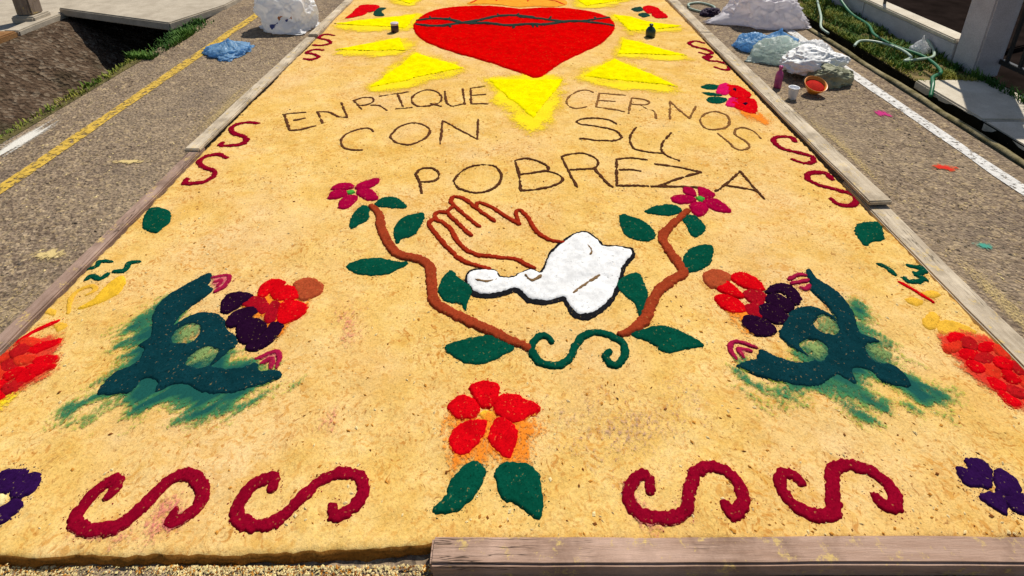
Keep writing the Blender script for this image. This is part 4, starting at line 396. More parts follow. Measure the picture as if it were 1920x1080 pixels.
 {'name': 'flower', 'label': 'dark purple flower at the front right corner', 'cat': 'flower', 'group': 'dark purple corner flowers', 'parts': [{'part': 'petal', 'kind': 'fill', 'mat': 'purple', 'p': [(1.279,1.791), (1.29,1.794), (1.309,1.785), (1.317,1.812), (1.329,1.819), (1.365,1.814), (1.367,1.786), (1.336,1.74), (1.306,1.743), (1.275,1.747), (1.272,1.771)], 'h': 0.016, 'sm': 1, 'edge': 0.01, 'par': None, 'label': None}, {'part': 'petal', 'kind': 'fill', 'mat': 'purple', 'p': [(1.378,1.781), (1.4,1.786), (1.414,1.771), (1.412,1.733), (1.373,1.714), (1.344,1.728)], 'h': 0.016, 'sm': 1, 'edge': 0.01, 'par': None, 'label': None}, {'part': 'petal', 'kind': 'fill', 'mat': 'purple', 'p': [(1.289,1.72), (1.327,1.725), (1.359,1.721), (1.322,1.675), (1.302,1.681), (1.283,1.705)], 'h': 0.016, 'sm': 1, 'edge': 0.01, 'par': None, 'label': None}, {'part': 'petal', 'kind': 'fill', 'mat': 'purple', 'p': [(1.353,1.714), (1.405,1.724), (1.414,1.705), (1.38,1.676), (1.356,1.671), (1.349,1.692)], 'h': 0.016, 'sm': 1, 'edge': 0.01, 'par': None, 'label': None}]},
 {'name': 'sprig', 'label': 'loose sprig of dark green, yellow and red strokes on the right border', 'cat': 'sprig', 'group': None, 'parts': [{'part': 'green_stroke', 'kind': 'stroke', 'mat': 'green', 'p': [[(1.553,2.639), (1.578,2.618), (1.587,2.583)]], 'r': 0.012, 'h': 0.014, 'taper': 0.7, 'rag': 1.0, 'par': None, 'label': None}, {'part': 'green_stroke', 'kind': 'stroke', 'mat': 'green', 'p': [[(1.676,2.636), (1.718,2.625), (1.734,2.607), (1.675,2.581), (1.685,2.554), (1.625,2.539), (1.61,2.562)]], 'r': 0.0125, 'h': 0.014, 'taper': 0.7, 'rag': 1.8, 'par': None, 'label': None}, {'part': 'red_stroke', 'kind': 'stroke', 'mat': 'red2', 'p': [[(1.582,2.539), (1.603,2.499), (1.641,2.43)]], 'r': 0.008, 'h': 0.01, 'taper': 0.7, 'rag': 1.0, 'par': None, 'label': None}, {'part': 'yellow_petal', 'kind': 'fill', 'mat': 'ochre2', 'p': [(1.543,2.439), (1.577,2.453), (1.603,2.434), (1.565,2.414)], 'h': 0.009, 'sm': 1, 'edge': 0.014, 'par': None, 'label': None}, {'part': 'yellow_petal', 'kind': 'fill', 'mat': 'ochre2', 'p': [(1.631,2.472), (1.676,2.487), (1.695,2.467), (1.652,2.451)], 'h': 0.009, 'sm': 1, 'edge': 0.014, 'par': None, 'label': None}, {'part': 'yellow_petal', 'kind': 'fill', 'mat': 'ochre2', 'p': [(1.542,2.336), (1.604,2.38), (1.613,2.353), (1.57,2.311), (1.538,2.302)], 'h': 0.009, 'sm': 1, 'edge': 0.014, 'par': None, 'label': None}, {'part': 'yellow_petal', 'kind': 'fill', 'mat': 'ochre2', 'p': [(1.595,2.328), (1.654,2.336), (1.696,2.302), (1.688,2.274), (1.626,2.278), (1.567,2.278)], 'h': 0.009, 'sm': 1, 'edge': 0.014, 'par': None, 'label': None}]},
 {'name': 'flower',
  'label': 'feathery red flower cut by the right picture edge',
  'cat': 'flower',
  'group': None,
  'parts': [{'part': 'petal', 'kind': 'fill', 'mat': 'red2', 'p': [(1.576,2.253), (1.61,2.274), (1.642,2.269), (1.615,2.245), (1.577,2.236)], 'h': 0.016, 'sm': 1, 'edge': 0.02, 'par': None, 'label': None, 'grow': 0.006}, {'part': 'petal', 'kind': 'fill', 'mat': 'redorange', 'p': [(1.536,2.214), (1.57,2.231), (1.607,2.234), (1.581,2.207), (1.543,2.197)], 'h': 0.019, 'sm': 1, 'edge': 0.02, 'par': None, 'label': None, 'grow': 0.006}, {'part': 'petal', 'kind': 'fill', 'mat': 'darkred2', 'p': [(1.622,2.245), (1.653,2.253), (1.656,2.218), (1.625,2.203), (1.605,2.214)], 'h': 0.022, 'sm': 1, 'edge': 0.02, 'par': None, 'label': None, 'grow': 0.006}, {'part': 'petal', 'kind': 'fill', 'mat': 'red2', 'p': [(1.579,2.195), (1.619,2.207), (1.631,2.19), (1.597,2.165), (1.569,2.169)], 'h': 0.016, 'sm': 1, 'edge': 0.02, 'par': None, 'label': None, 'grow': 0.006}, {'part': 'petal', 'kind': 'fill', 'mat': 'red2', 'p': [(1.653,2.21), (1.694,2.231), (1.719,2.226), (1.698,2.203), (1.659,2.193)], 'h': 0.019, 'sm': 1, 'edge': 0.02, 'par': None, 'label': None, 'grow': 0.006}, {'part': 'petal', 'kind': 'fill', 'mat': 'redorange', 'p': [(1.713,2.214), (1.739,2.216), (1.742,2.184), (1.712,2.165), (1.699,2.184)], 'h': 0.022, 'sm': 1, 'edge': 0.02, 'par': None, 'label': None, 'grow': 0.006}, {'part': 'petal', 'kind': 'fill', 'mat': 'darkred2', 'p': [(1.615,2.176), (1.661,2.188), (1.675,2.169), (1.636,2.147), (1.608,2.154)], 'h': 0.016, 'sm': 1, 'edge': 0.02, 'par': None, 'label': None, 'grow': 0.006}, {'part': 'petal', 'kind': 'fill', 'mat': 'red2', 'p': [(1.574,2.154), (1.599,2.147), (1.605,2.122), (1.573,2.111), (1.562,2.129)], 'h': 0.019, 'sm': 1, 'edge': 0.02, 'par': None, 'label': None, 'grow': 0.006}, {'part': 'petal', 'kind': 'fill', 'mat': 'red2', 'p': [(1.669,2.158), (1.706,2.165), (1.719,2.143), (1.689,2.122), (1.662,2.129)], 'h': 0.022, 'sm': 1, 'edge': 0.02, 'par': None, 'label': None, 'grow': 0.006},
            {'part': 'petal', 'kind': 'fill', 'mat': 'redorange', 'p': [(1.622,2.136), (1.647,2.129), (1.651,2.104), (1.619,2.094), (1.603,2.108)], 'h': 0.016, 'sm': 1, 'edge': 0.02, 'par': None, 'label': None, 'grow': 0.006}, {'part': 'petal', 'kind': 'fill', 'mat': 'darkred2', 'p': [(1.722,2.147), (1.749,2.143), (1.753,2.111), (1.724,2.098), (1.705,2.115)], 'h': 0.019, 'sm': 1, 'edge': 0.02, 'par': None, 'label': None, 'grow': 0.006}, {'part': 'petal', 'kind': 'fill', 'mat': 'red2', 'p': [(1.666,2.115), (1.69,2.108), (1.698,2.08), (1.666,2.07), (1.65,2.087)], 'h': 0.022, 'sm': 1, 'edge': 0.02, 'par': None, 'label': None, 'grow': 0.006}, {'part': 'petal', 'kind': 'fill', 'mat': 'red2', 'p': [(1.596,2.087), (1.626,2.08), (1.629,2.054), (1.598,2.044), (1.584,2.06)], 'h': 0.016, 'sm': 1, 'edge': 0.02, 'par': None, 'label': None, 'grow': 0.006}, {'part': 'petal', 'kind': 'fill', 'mat': 'redorange', 'p': [(1.712,2.091), (1.736,2.084), (1.726,2.05), (1.697,2.044), (1.69,2.064)], 'h': 0.019, 'sm': 1, 'edge': 0.02, 'par': None, 'label': None, 'grow': 0.006}, {'part': 'petal', 'kind': 'fill', 'mat': 'darkred2', 'p': [(1.637,2.057), (1.67,2.054), (1.677,2.028), (1.644,2.015), (1.628,2.031)], 'h': 0.022, 'sm': 1, 'edge': 0.02, 'par': None, 'label': None, 'grow': 0.006}, {'part': 'petal', 'kind': 'fill', 'mat': 'red2', 'p': [(1.598,2.037), (1.614,2.021), (1.625,1.999), (1.598,1.986), (1.587,2.008)], 'h': 0.016, 'sm': 1, 'edge': 0.02, 'par': None, 'label': None, 'grow': 0.006}, {'part': 'petal', 'kind': 'fill', 'mat': 'red2', 'p': [(1.674,2.031), (1.7,2.028), (1.682,1.993), (1.649,1.98), (1.65,2.002)], 'h': 0.019, 'sm': 1, 'edge': 0.02, 'par': None, 'label': None, 'grow': 0.006},
            {'part': 'loose_powder', 'kind': 'powder', 'mat': 'pow_red', 'p': [(1.528,2.23), (1.592,2.286), (1.671,2.286), (1.757,2.23), (1.777,2.111), (1.661,1.968), (1.587,1.98), (1.561,2.057), (1.531,2.154)], 'soft': 0.05, 'dir': (0.7,-0.7), 'dens': 0.85, 'lift': 0, 'par': None, 'label': None}]},
 {'name': 'flower',
  'label': 'large teal plumed flower with plum and red petals, left half of carpet',
  'cat': 'flower',
  'group': 'large plumed flowers',
  'parts': [{'part': 'loose_powder', 'kind': 'powder', 'mat': 'pow_teal', 'p': [(-1.405,1.962), (-1.396,2.031), (-1.37,2.07), (-1.371,2.154), (-1.402,2.253), (-1.411,2.353), (-1.385,2.425), (-1.307,2.434), (-1.173,2.245), (-0.783,2.111), (-0.787,2.091), (-0.822,2.057), (-0.889,1.999), (-0.947,1.977), (-0.999,1.935), (-1.053,1.974), (-1.137,1.993), (-1.194,1.965), (-1.247,2.005), (-1.311,1.965), (-1.364,1.993)], 'soft': 0.12, 'dir': (-0.75,-0.66), 'dens': 1.15, 'lift': 0, 'par': None, 'label': None, 'off': 0.5}, {'part': 'calyx', 'kind': 'fill', 'mat': 'teal', 'p': [(-1.268,2.588), (-1.238,2.557), (-1.235,2.521), (-1.202,2.497), (-1.217,2.448), (-1.244,2.407), (-1.259,2.345), (-1.253,2.315), (-1.23,2.353), (-1.187,2.375), (-1.131,2.371), (-1.088,2.345), (-1.06,2.302), (-1.011,2.269), (-0.992,2.234), (-1.003,2.195), (-1.027,2.154), (-1.037,2.138), (-0.958,2.126), (-0.91,2.14), (-0.885,2.154), (-0.867,2.126), (-0.813,2.127), (-0.782,2.108), (-0.818,2.077), (-0.894,2.047), (-0.952,2.035), (-1.007,2.04), (-1.079,2.067), (-1.13,2.064), (-1.162,2.037), (-1.175,2.07), (-1.21,2.089), (-1.239,2.077), (-1.244,2.037), (-1.286,2.031), (-1.352,2.034), (-1.345,2.104), (-1.293,2.147), (-1.301,2.207), (-1.332,2.222), (-1.311,2.261), (-1.352,2.345), (-1.371,2.425), (-1.343,2.501)], 'h': 0.02, 'sm': 1, 'edge': 0.014, 'par': None, 'label': None, 'holes': [[(-1.224,2.245), (-1.228,2.294), (-1.189,2.319), (-1.147,2.292), (-1.151,2.247), (-1.192,2.232)], [(-1.118,2.147), (-1.116,2.19), (-1.084,2.214), (-1.044,2.205), (-1.037,2.169), (-1.054,2.134)]]}, {'part': 'pale_patch', 'kind': 'powder', 'mat': 'pow_patch', 'p': [(-1.224,2.245), (-1.228,2.294), (-1.189,2.319), (-1.147,2.292), (-1.151,2.247), (-1.192,2.232)], 'soft': 0.05, 'dir': (-0.75,-0.66), 'dens': 0.8, 'lift': 0.0015, 'par': None, 'label': None},
            {'part': 'pale_patch', 'kind': 'powder', 'mat': 'pow_patch', 'p': [(-1.118,2.147), (-1.116,2.19), (-1.084,2.214), (-1.044,2.205), (-1.037,2.169), (-1.054,2.134)], 'soft': 0.05, 'dir': (-0.75,-0.66), 'dens': 0.8, 'lift': 0.0015, 'par': None, 'label': None}, {'part': 'loose_powder', 'kind': 'powder', 'mat': 'pow_pink', 'p': [(-1.235,2.565), (-1.169,2.572), (-1.16,2.521), (-1.185,2.484)], 'soft': 0.03, 'dir': (0, 0), 'dens': 0.7, 'lift': 0, 'par': None, 'label': None}, {'part': 'loose_powder', 'kind': 'powder', 'mat': 'pow_pink', 'p': [(-0.893,2.173), (-0.838,2.205), (-0.814,2.176), (-0.81,2.138)], 'soft': 0.03, 'dir': (0, 0), 'dens': 0.7, 'lift': 0, 'par': None, 'label': None}, {'part': 'pink_tip', 'kind': 'stroke', 'mat': 'rose', 'p': [[(-1.235,2.565), (-1.169,2.572), (-1.16,2.521), (-1.185,2.484)]], 'r': 0.0085, 'h': 0.016, 'taper': 0.7, 'rag': 1.0, 'par': None, 'label': None}, {'part': 'pink_tip', 'kind': 'stroke', 'mat': 'rose', 'p': [[(-1.215,2.535), (-1.187,2.546), (-1.188,2.513)]], 'r': 0.0085, 'h': 0.016, 'taper': 0.7, 'rag': 1.0, 'par': None, 'label': None}, {'part': 'pink_tip', 'kind': 'stroke', 'mat': 'rose', 'p': [[(-0.893,2.173), (-0.838,2.205), (-0.814,2.176), (-0.81,2.138)]], 'r': 0.0085, 'h': 0.016, 'taper': 0.7, 'rag': 1.0, 'par': None, 'label': None}, {'part': 'pink_tip', 'kind': 'stroke', 'mat': 'rose', 'p': [[(-0.868,2.156), (-0.841,2.175), (-0.83,2.138)]], 'r': 0.0085, 'h': 0.016, 'taper': 0.7, 'rag': 1.0, 'par': None, 'label': None}, {'part': 'loose_powder', 'kind': 'powder', 'mat': 'pow_orange', 'p': [(-1.035,2.416), (-0.989,2.472), (-0.827,2.453), (-0.787,2.416), (-0.824,2.328), (-0.845,2.278), (-0.91,2.311)], 'soft': 0.06, 'dir': (0, -1), 'dens': 0.9, 'lift': 0, 'par': None, 'label': None},
            {'part': 'petal', 'kind': 'fill', 'mat': 'plum', 'p': [(-1.126,2.425), (-1.121,2.467), (-1.085,2.482), (-1.039,2.47), (-1.04,2.444), (-1.072,2.407), (-1.099,2.382)], 'h': 0.018, 'sm': 1, 'edge': 0.01, 'par': None, 'label': None, 'grow': 0.004}, {'part': 'petal', 'kind': 'fill', 'mat': 'plum', 'p': [(-1.072,2.346), (-1.057,2.389), (-1.012,2.411), (-0.982,2.389), (-0.996,2.358), (-1.035,2.323), (-1.056,2.319)], 'h': 0.018, 'sm': 1, 'edge': 0.01, 'par': None, 'label': None, 'grow': 0.004}, {'part': 'petal', 'kind': 'fill', 'mat': 'plum', 'p': [(-1.017,2.306), (-1.004,2.345), (-0.959,2.349), (-0.92,2.319), (-0.923,2.278), (-0.947,2.241), (-0.984,2.253)], 'h': 0.018, 'sm': 1, 'edge': 0.01, 'par': None, 'label': None, 'grow': 0.004}, {'part': 'petal', 'kind': 'fill', 'mat': 'plum', 'p': [(-0.947,2.226), (-0.914,2.269), (-0.897,2.326), (-0.861,2.323), (-0.855,2.286), (-0.881,2.236), (-0.921,2.21)], 'h': 0.018, 'sm': 1, 'edge': 0.01, 'par': None, 'label': None, 'grow': 0.004}, {'part': 'petal', 'kind': 'fill', 'mat': 'darkred', 'p': [(-1.046,2.425), (-1.025,2.458), (-0.981,2.453), (-0.947,2.416), (-0.951,2.38), (-0.987,2.4), (-1.021,2.416)], 'h': 0.016, 'sm': 1, 'edge': 0.01, 'par': None, 'label': None, 'grow': 0.004}, {'part': 'petal', 'kind': 'fill', 'mat': 'darkred', 'p': [(-0.933,2.352), (-0.939,2.434), (-0.907,2.425), (-0.887,2.371), (-0.901,2.336)], 'h': 0.016, 'sm': 1, 'edge': 0.01, 'par': None, 'label': None, 'grow': 0.004}, {'part': 'petal', 'kind': 'fill', 'mat': 'red2', 'p': [(-1.009,2.48), (-1.01,2.526), (-0.978,2.554), (-0.93,2.543), (-0.947,2.511), (-0.971,2.482), (-0.992,2.463)], 'h': 0.018, 'sm': 1, 'edge': 0.01, 'par': None, 'label': None, 'grow': 0.004}, {'part': 'petal', 'kind': 'fill', 'mat': 'red2', 'p': [(-0.957,2.482), (-0.922,2.521), (-0.875,2.511), (-0.84,2.472), (-0.869,2.453), (-0.923,2.448)], 'h': 0.018, 'sm': 1, 'edge': 0.01, 'par': None, 'label': None, 'grow': 0.004},
            {'part': 'petal', 'kind': 'fill', 'mat': 'red2', 'p': [(-0.9,2.416), (-0.879,2.444), (-0.826,2.43), (-0.797,2.405), (-0.809,2.362), (-0.851,2.328), (-0.88,2.345)], 'h': 0.018, 'sm': 1, 'edge': 0.01, 'par': None, 'label': None, 'grow': 0.004}, {'part': 'flower_tip', 'kind': 'fill', 'mat': 'coral', 'p': [(-0.891,2.536), (-0.864,2.564), (-0.812,2.562), (-0.771,2.526), (-0.766,2.482), (-0.799,2.453), (-0.832,2.448), (-0.861,2.492)], 'h': 0.02, 'sm': 1, 'edge': 0.014, 'par': None, 'label': None}]},
 {'name': 'flower',
  'label': 'large teal plumed flower with plum and red petals, right half of carpet',
  'cat': 'flower',
  'group': 'large plumed flowers',
  'parts': [{'part': 'loose_powder', 'kind': 'powder', 'mat': 'pow_teal', 'p': [(0.786,2.118), (0.856,2.084), (1.245,2.345), (1.335,2.398), (1.343,2.328), (1.34,2.245), (1.337,2.169), (1.378,2.064), (1.387,1.977), (1.289,1.999), (1.259,2.044), (1.215,2.077), (1.165,1.977), (1.101,1.99), (1.031,2.008), (0.865,1.996), (0.802,2.037)], 'soft': 0.12, 'dir': (0.75,-0.66), 'dens': 1.15, 'lift': 0, 'par': None, 'label': None, 'off': 0.5}, {'part': 'calyx', 'kind': 'fill', 'mat': 'teal', 'p': [(1.229,2.599), (1.249,2.609), (1.249,2.557), (1.288,2.492), (1.304,2.416), (1.292,2.345), (1.274,2.278), (1.321,2.241), (1.274,2.226), (1.252,2.199), (1.254,2.154), (1.311,2.136), (1.319,2.059), (1.237,2.074), (1.221,2.118), (1.162,2.133), (1.14,2.069), (1.1,2.107), (1.02,2.067), (0.948,2.064), (0.859,2.091), (0.774,2.138), (0.856,2.173), (0.883,2.21), (0.926,2.176), (0.989,2.153), (1.051,2.165), (1.017,2.199), (0.993,2.23), (0.982,2.278), (1.013,2.319), (1.064,2.38), (1.126,2.405), (1.182,2.393), (1.213,2.357), (1.202,2.311), (1.221,2.336), (1.221,2.416), (1.198,2.482), (1.212,2.521)], 'h': 0.02, 'sm': 1, 'edge': 0.014, 'par': None, 'label': None, 'holes': [[(1.134,2.336), (1.185,2.364), (1.208,2.328), (1.192,2.279), (1.147,2.282), (1.126,2.306)], [(1.034,2.234), (1.084,2.253), (1.119,2.228), (1.113,2.197), (1.067,2.16), (1.039,2.193)], [(1.264,2.22), (1.328,2.226), (1.332,2.165), (1.272,2.153), (1.253,2.184)]]}, {'part': 'pale_patch', 'kind': 'powder', 'mat': 'pow_patch', 'p': [(1.134,2.336), (1.185,2.364), (1.208,2.328), (1.192,2.279), (1.147,2.282), (1.126,2.306)], 'soft': 0.05, 'dir': (0.75,-0.66), 'dens': 0.8, 'lift': 0.0015, 'par': None, 'label': None},
            {'part': 'pale_patch', 'kind': 'powder', 'mat': 'pow_patch', 'p': [(1.034,2.234), (1.084,2.253), (1.119,2.228), (1.113,2.197), (1.067,2.16), (1.039,2.193)], 'soft': 0.05, 'dir': (0.75,-0.66), 'dens': 0.8, 'lift': 0.0015, 'par': None, 'label': None}, {'part': 'pale_patch', 'kind': 'powder', 'mat': 'pow_patch', 'p': [(1.264,2.22), (1.328,2.226), (1.332,2.165), (1.272,2.153), (1.253,2.184)], 'soft': 0.05, 'dir': (0.75,-0.66), 'dens': 0.8, 'lift': 0.0015, 'par': None, 'label': None}, {'part': 'loose_powder', 'kind': 'powder', 'mat': 'pow_pink', 'p': [(1.135,2.555), (1.187,2.581), (1.216,2.576)], 'soft': 0.03, 'dir': (0, 0), 'dens': 0.7, 'lift': 0, 'par': None, 'label': None}, {'part': 'loose_powder', 'kind': 'powder', 'mat': 'pow_pink', 'p': [(1.161,2.509), (1.178,2.499), (1.204,2.521)], 'soft': 0.03, 'dir': (0, 0), 'dens': 0.7, 'lift': 0, 'par': None, 'label': None}, {'part': 'loose_powder', 'kind': 'powder', 'mat': 'pow_pink', 'p': [(0.808,2.175), (0.803,2.21), (0.845,2.205)], 'soft': 0.03, 'dir': (0, 0), 'dens': 0.7, 'lift': 0, 'par': None, 'label': None}, {'part': 'pink_tip', 'kind': 'stroke', 'mat': 'rose', 'p': [[(1.135,2.555), (1.187,2.581), (1.216,2.576)]], 'r': 0.0085, 'h': 0.016, 'taper': 0.7, 'rag': 1.0, 'par': None, 'label': None}, {'part': 'pink_tip', 'kind': 'stroke', 'mat': 'rose', 'p': [[(1.138,2.533), (1.183,2.543), (1.213,2.55)]], 'r': 0.0085, 'h': 0.016, 'taper': 0.7, 'rag': 1.0, 'par': None, 'label': None}, {'part': 'pink_tip', 'kind': 'stroke', 'mat': 'rose', 'p': [[(1.161,2.509), (1.178,2.499), (1.204,2.521)]], 'r': 0.0085, 'h': 0.016, 'taper': 0.7, 'rag': 1.0, 'par': None, 'label': None}, {'part': 'pink_tip', 'kind': 'stroke', 'mat': 'rose', 'p': [[(0.779,2.165), (0.774,2.214), (0.807,2.244), (0.87,2.22)]], 'r': 0.0085, 'h': 0.016, 'taper': 0.7, 'rag': 1.0, 'par': None, 'label': None},
            {'part': 'pink_tip', 'kind': 'stroke', 'mat': 'rose', 'p': [[(0.808,2.175), (0.803,2.21), (0.845,2.205)]], 'r': 0.0085, 'h': 0.016, 'taper': 0.7, 'rag': 1.0, 'par': None, 'label': None}, {'part': 'loose_powder', 'kind': 'powder', 'mat': 'pow_orange', 'p': [(0.832,2.389), (0.904,2.398), (0.927,2.353), (0.871,2.278), (0.841,2.319)], 'soft': 0.06, 'dir': (0, -1), 'dens': 0.9, 'lift': 0, 'par': None, 'label': None}, {'part': 'petal', 'kind': 'fill', 'mat': 'plum', 'p': [(1.024,2.494), (1.075,2.526), (1.126,2.511), (1.132,2.453), (1.1,2.423), (1.092,2.467), (1.067,2.49), (1.029,2.484)], 'h': 0.018, 'sm': 1, 'edge': 0.01, 'par': None, 'label': None, 'grow': 0.004}, {'part': 'petal', 'kind': 'fill', 'mat': 'plum', 'p': [(1.011,2.458), (1.046,2.474), (1.082,2.444), (1.085,2.407), (1.05,2.387), (1.02,2.414), (1.004,2.433)], 'h': 0.018, 'sm': 1, 'edge': 0.01, 'par': None, 'label': None, 'grow': 0.004}, {'part': 'petal', 'kind': 'fill', 'mat': 'plum', 'p': [(0.952,2.398), (0.983,2.423), (1.017,2.407), (1.042,2.362), (1.012,2.332), (0.963,2.343), (0.948,2.371)], 'h': 0.018, 'sm': 1, 'edge': 0.01, 'par': None, 'label': None, 'grow': 0.004}, {'part': 'petal', 'kind': 'fill', 'mat': 'plum', 'p': [(0.873,2.343), (0.898,2.364), (0.939,2.349), (0.973,2.306), (0.943,2.278), (0.897,2.276), (0.87,2.309)], 'h': 0.018, 'sm': 1, 'edge': 0.01, 'par': None, 'label': None, 'grow': 0.004}, {'part': 'petal', 'kind': 'fill', 'mat': 'darkred', 'p': [(0.922,2.472), (0.974,2.506), (1.006,2.472), (0.977,2.434), (0.944,2.43)], 'h': 0.016, 'sm': 1, 'edge': 0.01, 'par': None, 'label': None, 'grow': 0.004}, {'part': 'petal', 'kind': 'fill', 'mat': 'darkred', 'p': [(0.906,2.411), (0.941,2.423), (0.974,2.427), (0.95,2.389), (0.945,2.36), (0.907,2.371)], 'h': 0.016, 'sm': 1, 'edge': 0.01, 'par': None, 'label': None, 'grow': 0.004},
            {'part': 'petal', 'kind': 'fill', 'mat': 'red2', 'p': [(0.904,2.572), (0.948,2.593), (1.0,2.572), (1.013,2.511), (0.973,2.503), (0.931,2.526)], 'h': 0.018, 'sm': 1, 'edge': 0.01, 'par': None, 'label': None, 'grow': 0.004}, {'part': 'petal', 'kind': 'fill', 'mat': 'red2', 'p': [(0.829,2.501), (0.872,2.543), (0.897,2.513), (0.911,2.463), (0.869,2.472)], 'h': 0.018, 'sm': 1, 'edge': 0.01, 'par': None, 'label': None, 'grow': 0.004}, {'part': 'petal', 'kind': 'fill', 'mat': 'red2', 'p': [(0.808,2.461), (0.851,2.461), (0.894,2.425), (0.888,2.387), (0.838,2.387), (0.809,2.421)], 'h': 0.018, 'sm': 1, 'edge': 0.01, 'par': None, 'label': None, 'grow': 0.004}, {'part': 'flower_tip', 'kind': 'fill', 'mat': 'coral', 'p': [(0.79,2.572), (0.828,2.609), (0.879,2.606), (0.905,2.572), (0.843,2.511), (0.798,2.516)], 'h': 0.02, 'sm': 1, 'edge': 0.014, 'par': None, 'label': None}]},
 {'name': 'flower',
  'label': 'pair of red blooms with green leaves at the right end of CERNOS',
  'cat': 'flower',
  'group': None,
  'parts': [{'part': 'leaf', 'kind': 'fill', 'mat': 'green', 'p': [(1.389,4.554), (1.464,4.603), (1.53,4.566), (1.473,4.512), (1.415,4.512)], 'h': 0.014, 'sm': 1, 'edge': 0.012, 'par': None, 'label': None}, {'part': 'leaf', 'kind': 'fill', 'mat': 'green', 'p': [(1.365,4.45), (1.431,4.441), (1.487,4.397), (1.407,4.397)], 'h': 0.014, 'sm': 1, 'edge': 0.012, 'par': None, 'label': None}, {'part': 'leaf', 'kind': 'fill', 'mat': 'green', 'p': [(1.358,4.331), (1.429,4.376), (1.498,4.331), (1.426,4.255), (1.365,4.266)], 'h': 0.014, 'sm': 1, 'edge': 0.012, 'par': None, 'label': None}, {'part': 'petal', 'kind': 'fill', 'mat': 'magenta', 'p': [(1.465,4.457), (1.553,4.603), (1.602,4.603), (1.579,4.481), (1.514,4.406)], 'h': 0.018, 'sm': 1, 'edge': 0.012, 'par': None, 'label': None}, {'part': 'petal', 'kind': 'fill', 'mat': 'red2', 'p': [(1.583,4.578), (1.652,4.578), (1.683,4.529), (1.696,4.411), (1.623,4.343), (1.556,4.365), (1.551,4.457)], 'h': 0.018, 'sm': 1, 'edge': 0.012, 'par': None, 'label': None}, {'part': 'petal', 'kind': 'fill', 'mat': 'magenta', 'p': [(1.456,4.223), (1.538,4.354), (1.579,4.298), (1.516,4.202)], 'h': 0.018, 'sm': 1, 'edge': 0.012, 'par': None, 'label': None}, {'part': 'petal', 'kind': 'fill', 'mat': 'red2', 'p': [(1.51,4.287), (1.603,4.338), (1.688,4.343), (1.665,4.212), (1.606,4.11), (1.542,4.126), (1.498,4.202)], 'h': 0.018, 'sm': 1, 'edge': 0.012, 'par': None, 'label': None}, {'part': 'flower_centre', 'kind': 'fill', 'mat': 'plum', 'p': [(1.595,4.5), (1.623,4.524), (1.624,4.486), (1.599,4.462)], 'h': 0.024, 'sm': 1, 'edge': 0.008, 'par': None, 'label': None}, {'part': 'flower_centre', 'kind': 'fill', 'mat': 'plum', 'p': [(1.583,4.259), (1.609,4.281), (1.614,4.251), (1.585,4.223)], 'h': 0.024, 'sm': 1, 'edge': 0.008, 'par': None, 'label': None},
            {'part': 'loose_powder', 'kind': 'powder', 'mat': 'pow_orange', 'p': [(1.515,4.15), (1.614,4.13), (1.651,4.09), (1.655,3.993), (1.597,3.956), (1.541,4.031)], 'soft': 0.09, 'dir': (0, -1), 'dens': 1, 'lift': 0, 'par': None, 'label': None}]},
 {'name': 'flower', 'label': 'small red flower with dark leaves near the top left of carpet', 'cat': 'flower', 'group': None, 'parts': [{'part': 'petal', 'kind': 'fill', 'mat': 'red2', 'p': [(-1.692,6.296), (-1.672,6.48), (-1.668,6.686), (-1.553,6.686), (-1.527,6.455), (-1.596,6.343)], 'h': 0.018, 'sm': 1, 'edge': 0.012, 'par': None, 'label': None}, {'part': 'petal', 'kind': 'fill', 'mat': 'red2', 'p': [(-1.667,6.739), (-1.612,6.816), (-1.473,6.783), (-1.435,6.675), (-1.486,6.52), (-1.571,6.581)], 'h': 0.02, 'sm': 1, 'edge': 0.012, 'par': None, 'label': None}, {'part': 'leaf', 'kind': 'fill', 'mat': 'darkleaf', 'p': [(-1.449,6.48), (-1.438,6.686), (-1.361,6.696), (-1.381,6.555), (-1.32,6.406), (-1.386,6.381)], 'h': 0.016, 'sm': 1, 'edge': 0.012, 'par': None, 'label': None}]}, {'name': 'flower', 'label': 'small red flower with dark leaves near the top right of carpet', 'cat': 'flower', 'group': None, 'parts': [{'part': 'petal', 'kind': 'fill', 'mat': 'red2', 'p': [(1.409,6.686), (1.487,6.777), (1.567,6.686), (1.559,6.53), (1.463,6.48), (1.413,6.505)], 'h': 0.018, 'sm': 1, 'edge': 0.012, 'par': None, 'label': None}, {'part': 'petal', 'kind': 'fill', 'mat': 'red2', 'p': [(1.474,6.53), (1.571,6.581), (1.597,6.43), (1.576,6.31), (1.455,6.324)], 'h': 0.02, 'sm': 1, 'edge': 0.012, 'par': None, 'label': None}, {'part': 'leaf', 'kind': 'fill', 'mat': 'darkleaf', 'p': [(1.282,6.659), (1.389,6.728), (1.399,6.607), (1.315,6.54)], 'h': 0.014, 'sm': 1, 'edge': 0.012, 'par': None, 'label': None}, {'part': 'leaf', 'kind': 'fill', 'mat': 'darkleaf', 'p': [(1.319,6.455), (1.399,6.505), (1.422,6.391), (1.337,6.343)], 'h': 0.014, 'sm': 1, 'edge': 0.012, 'par': None, 'label': None}]},
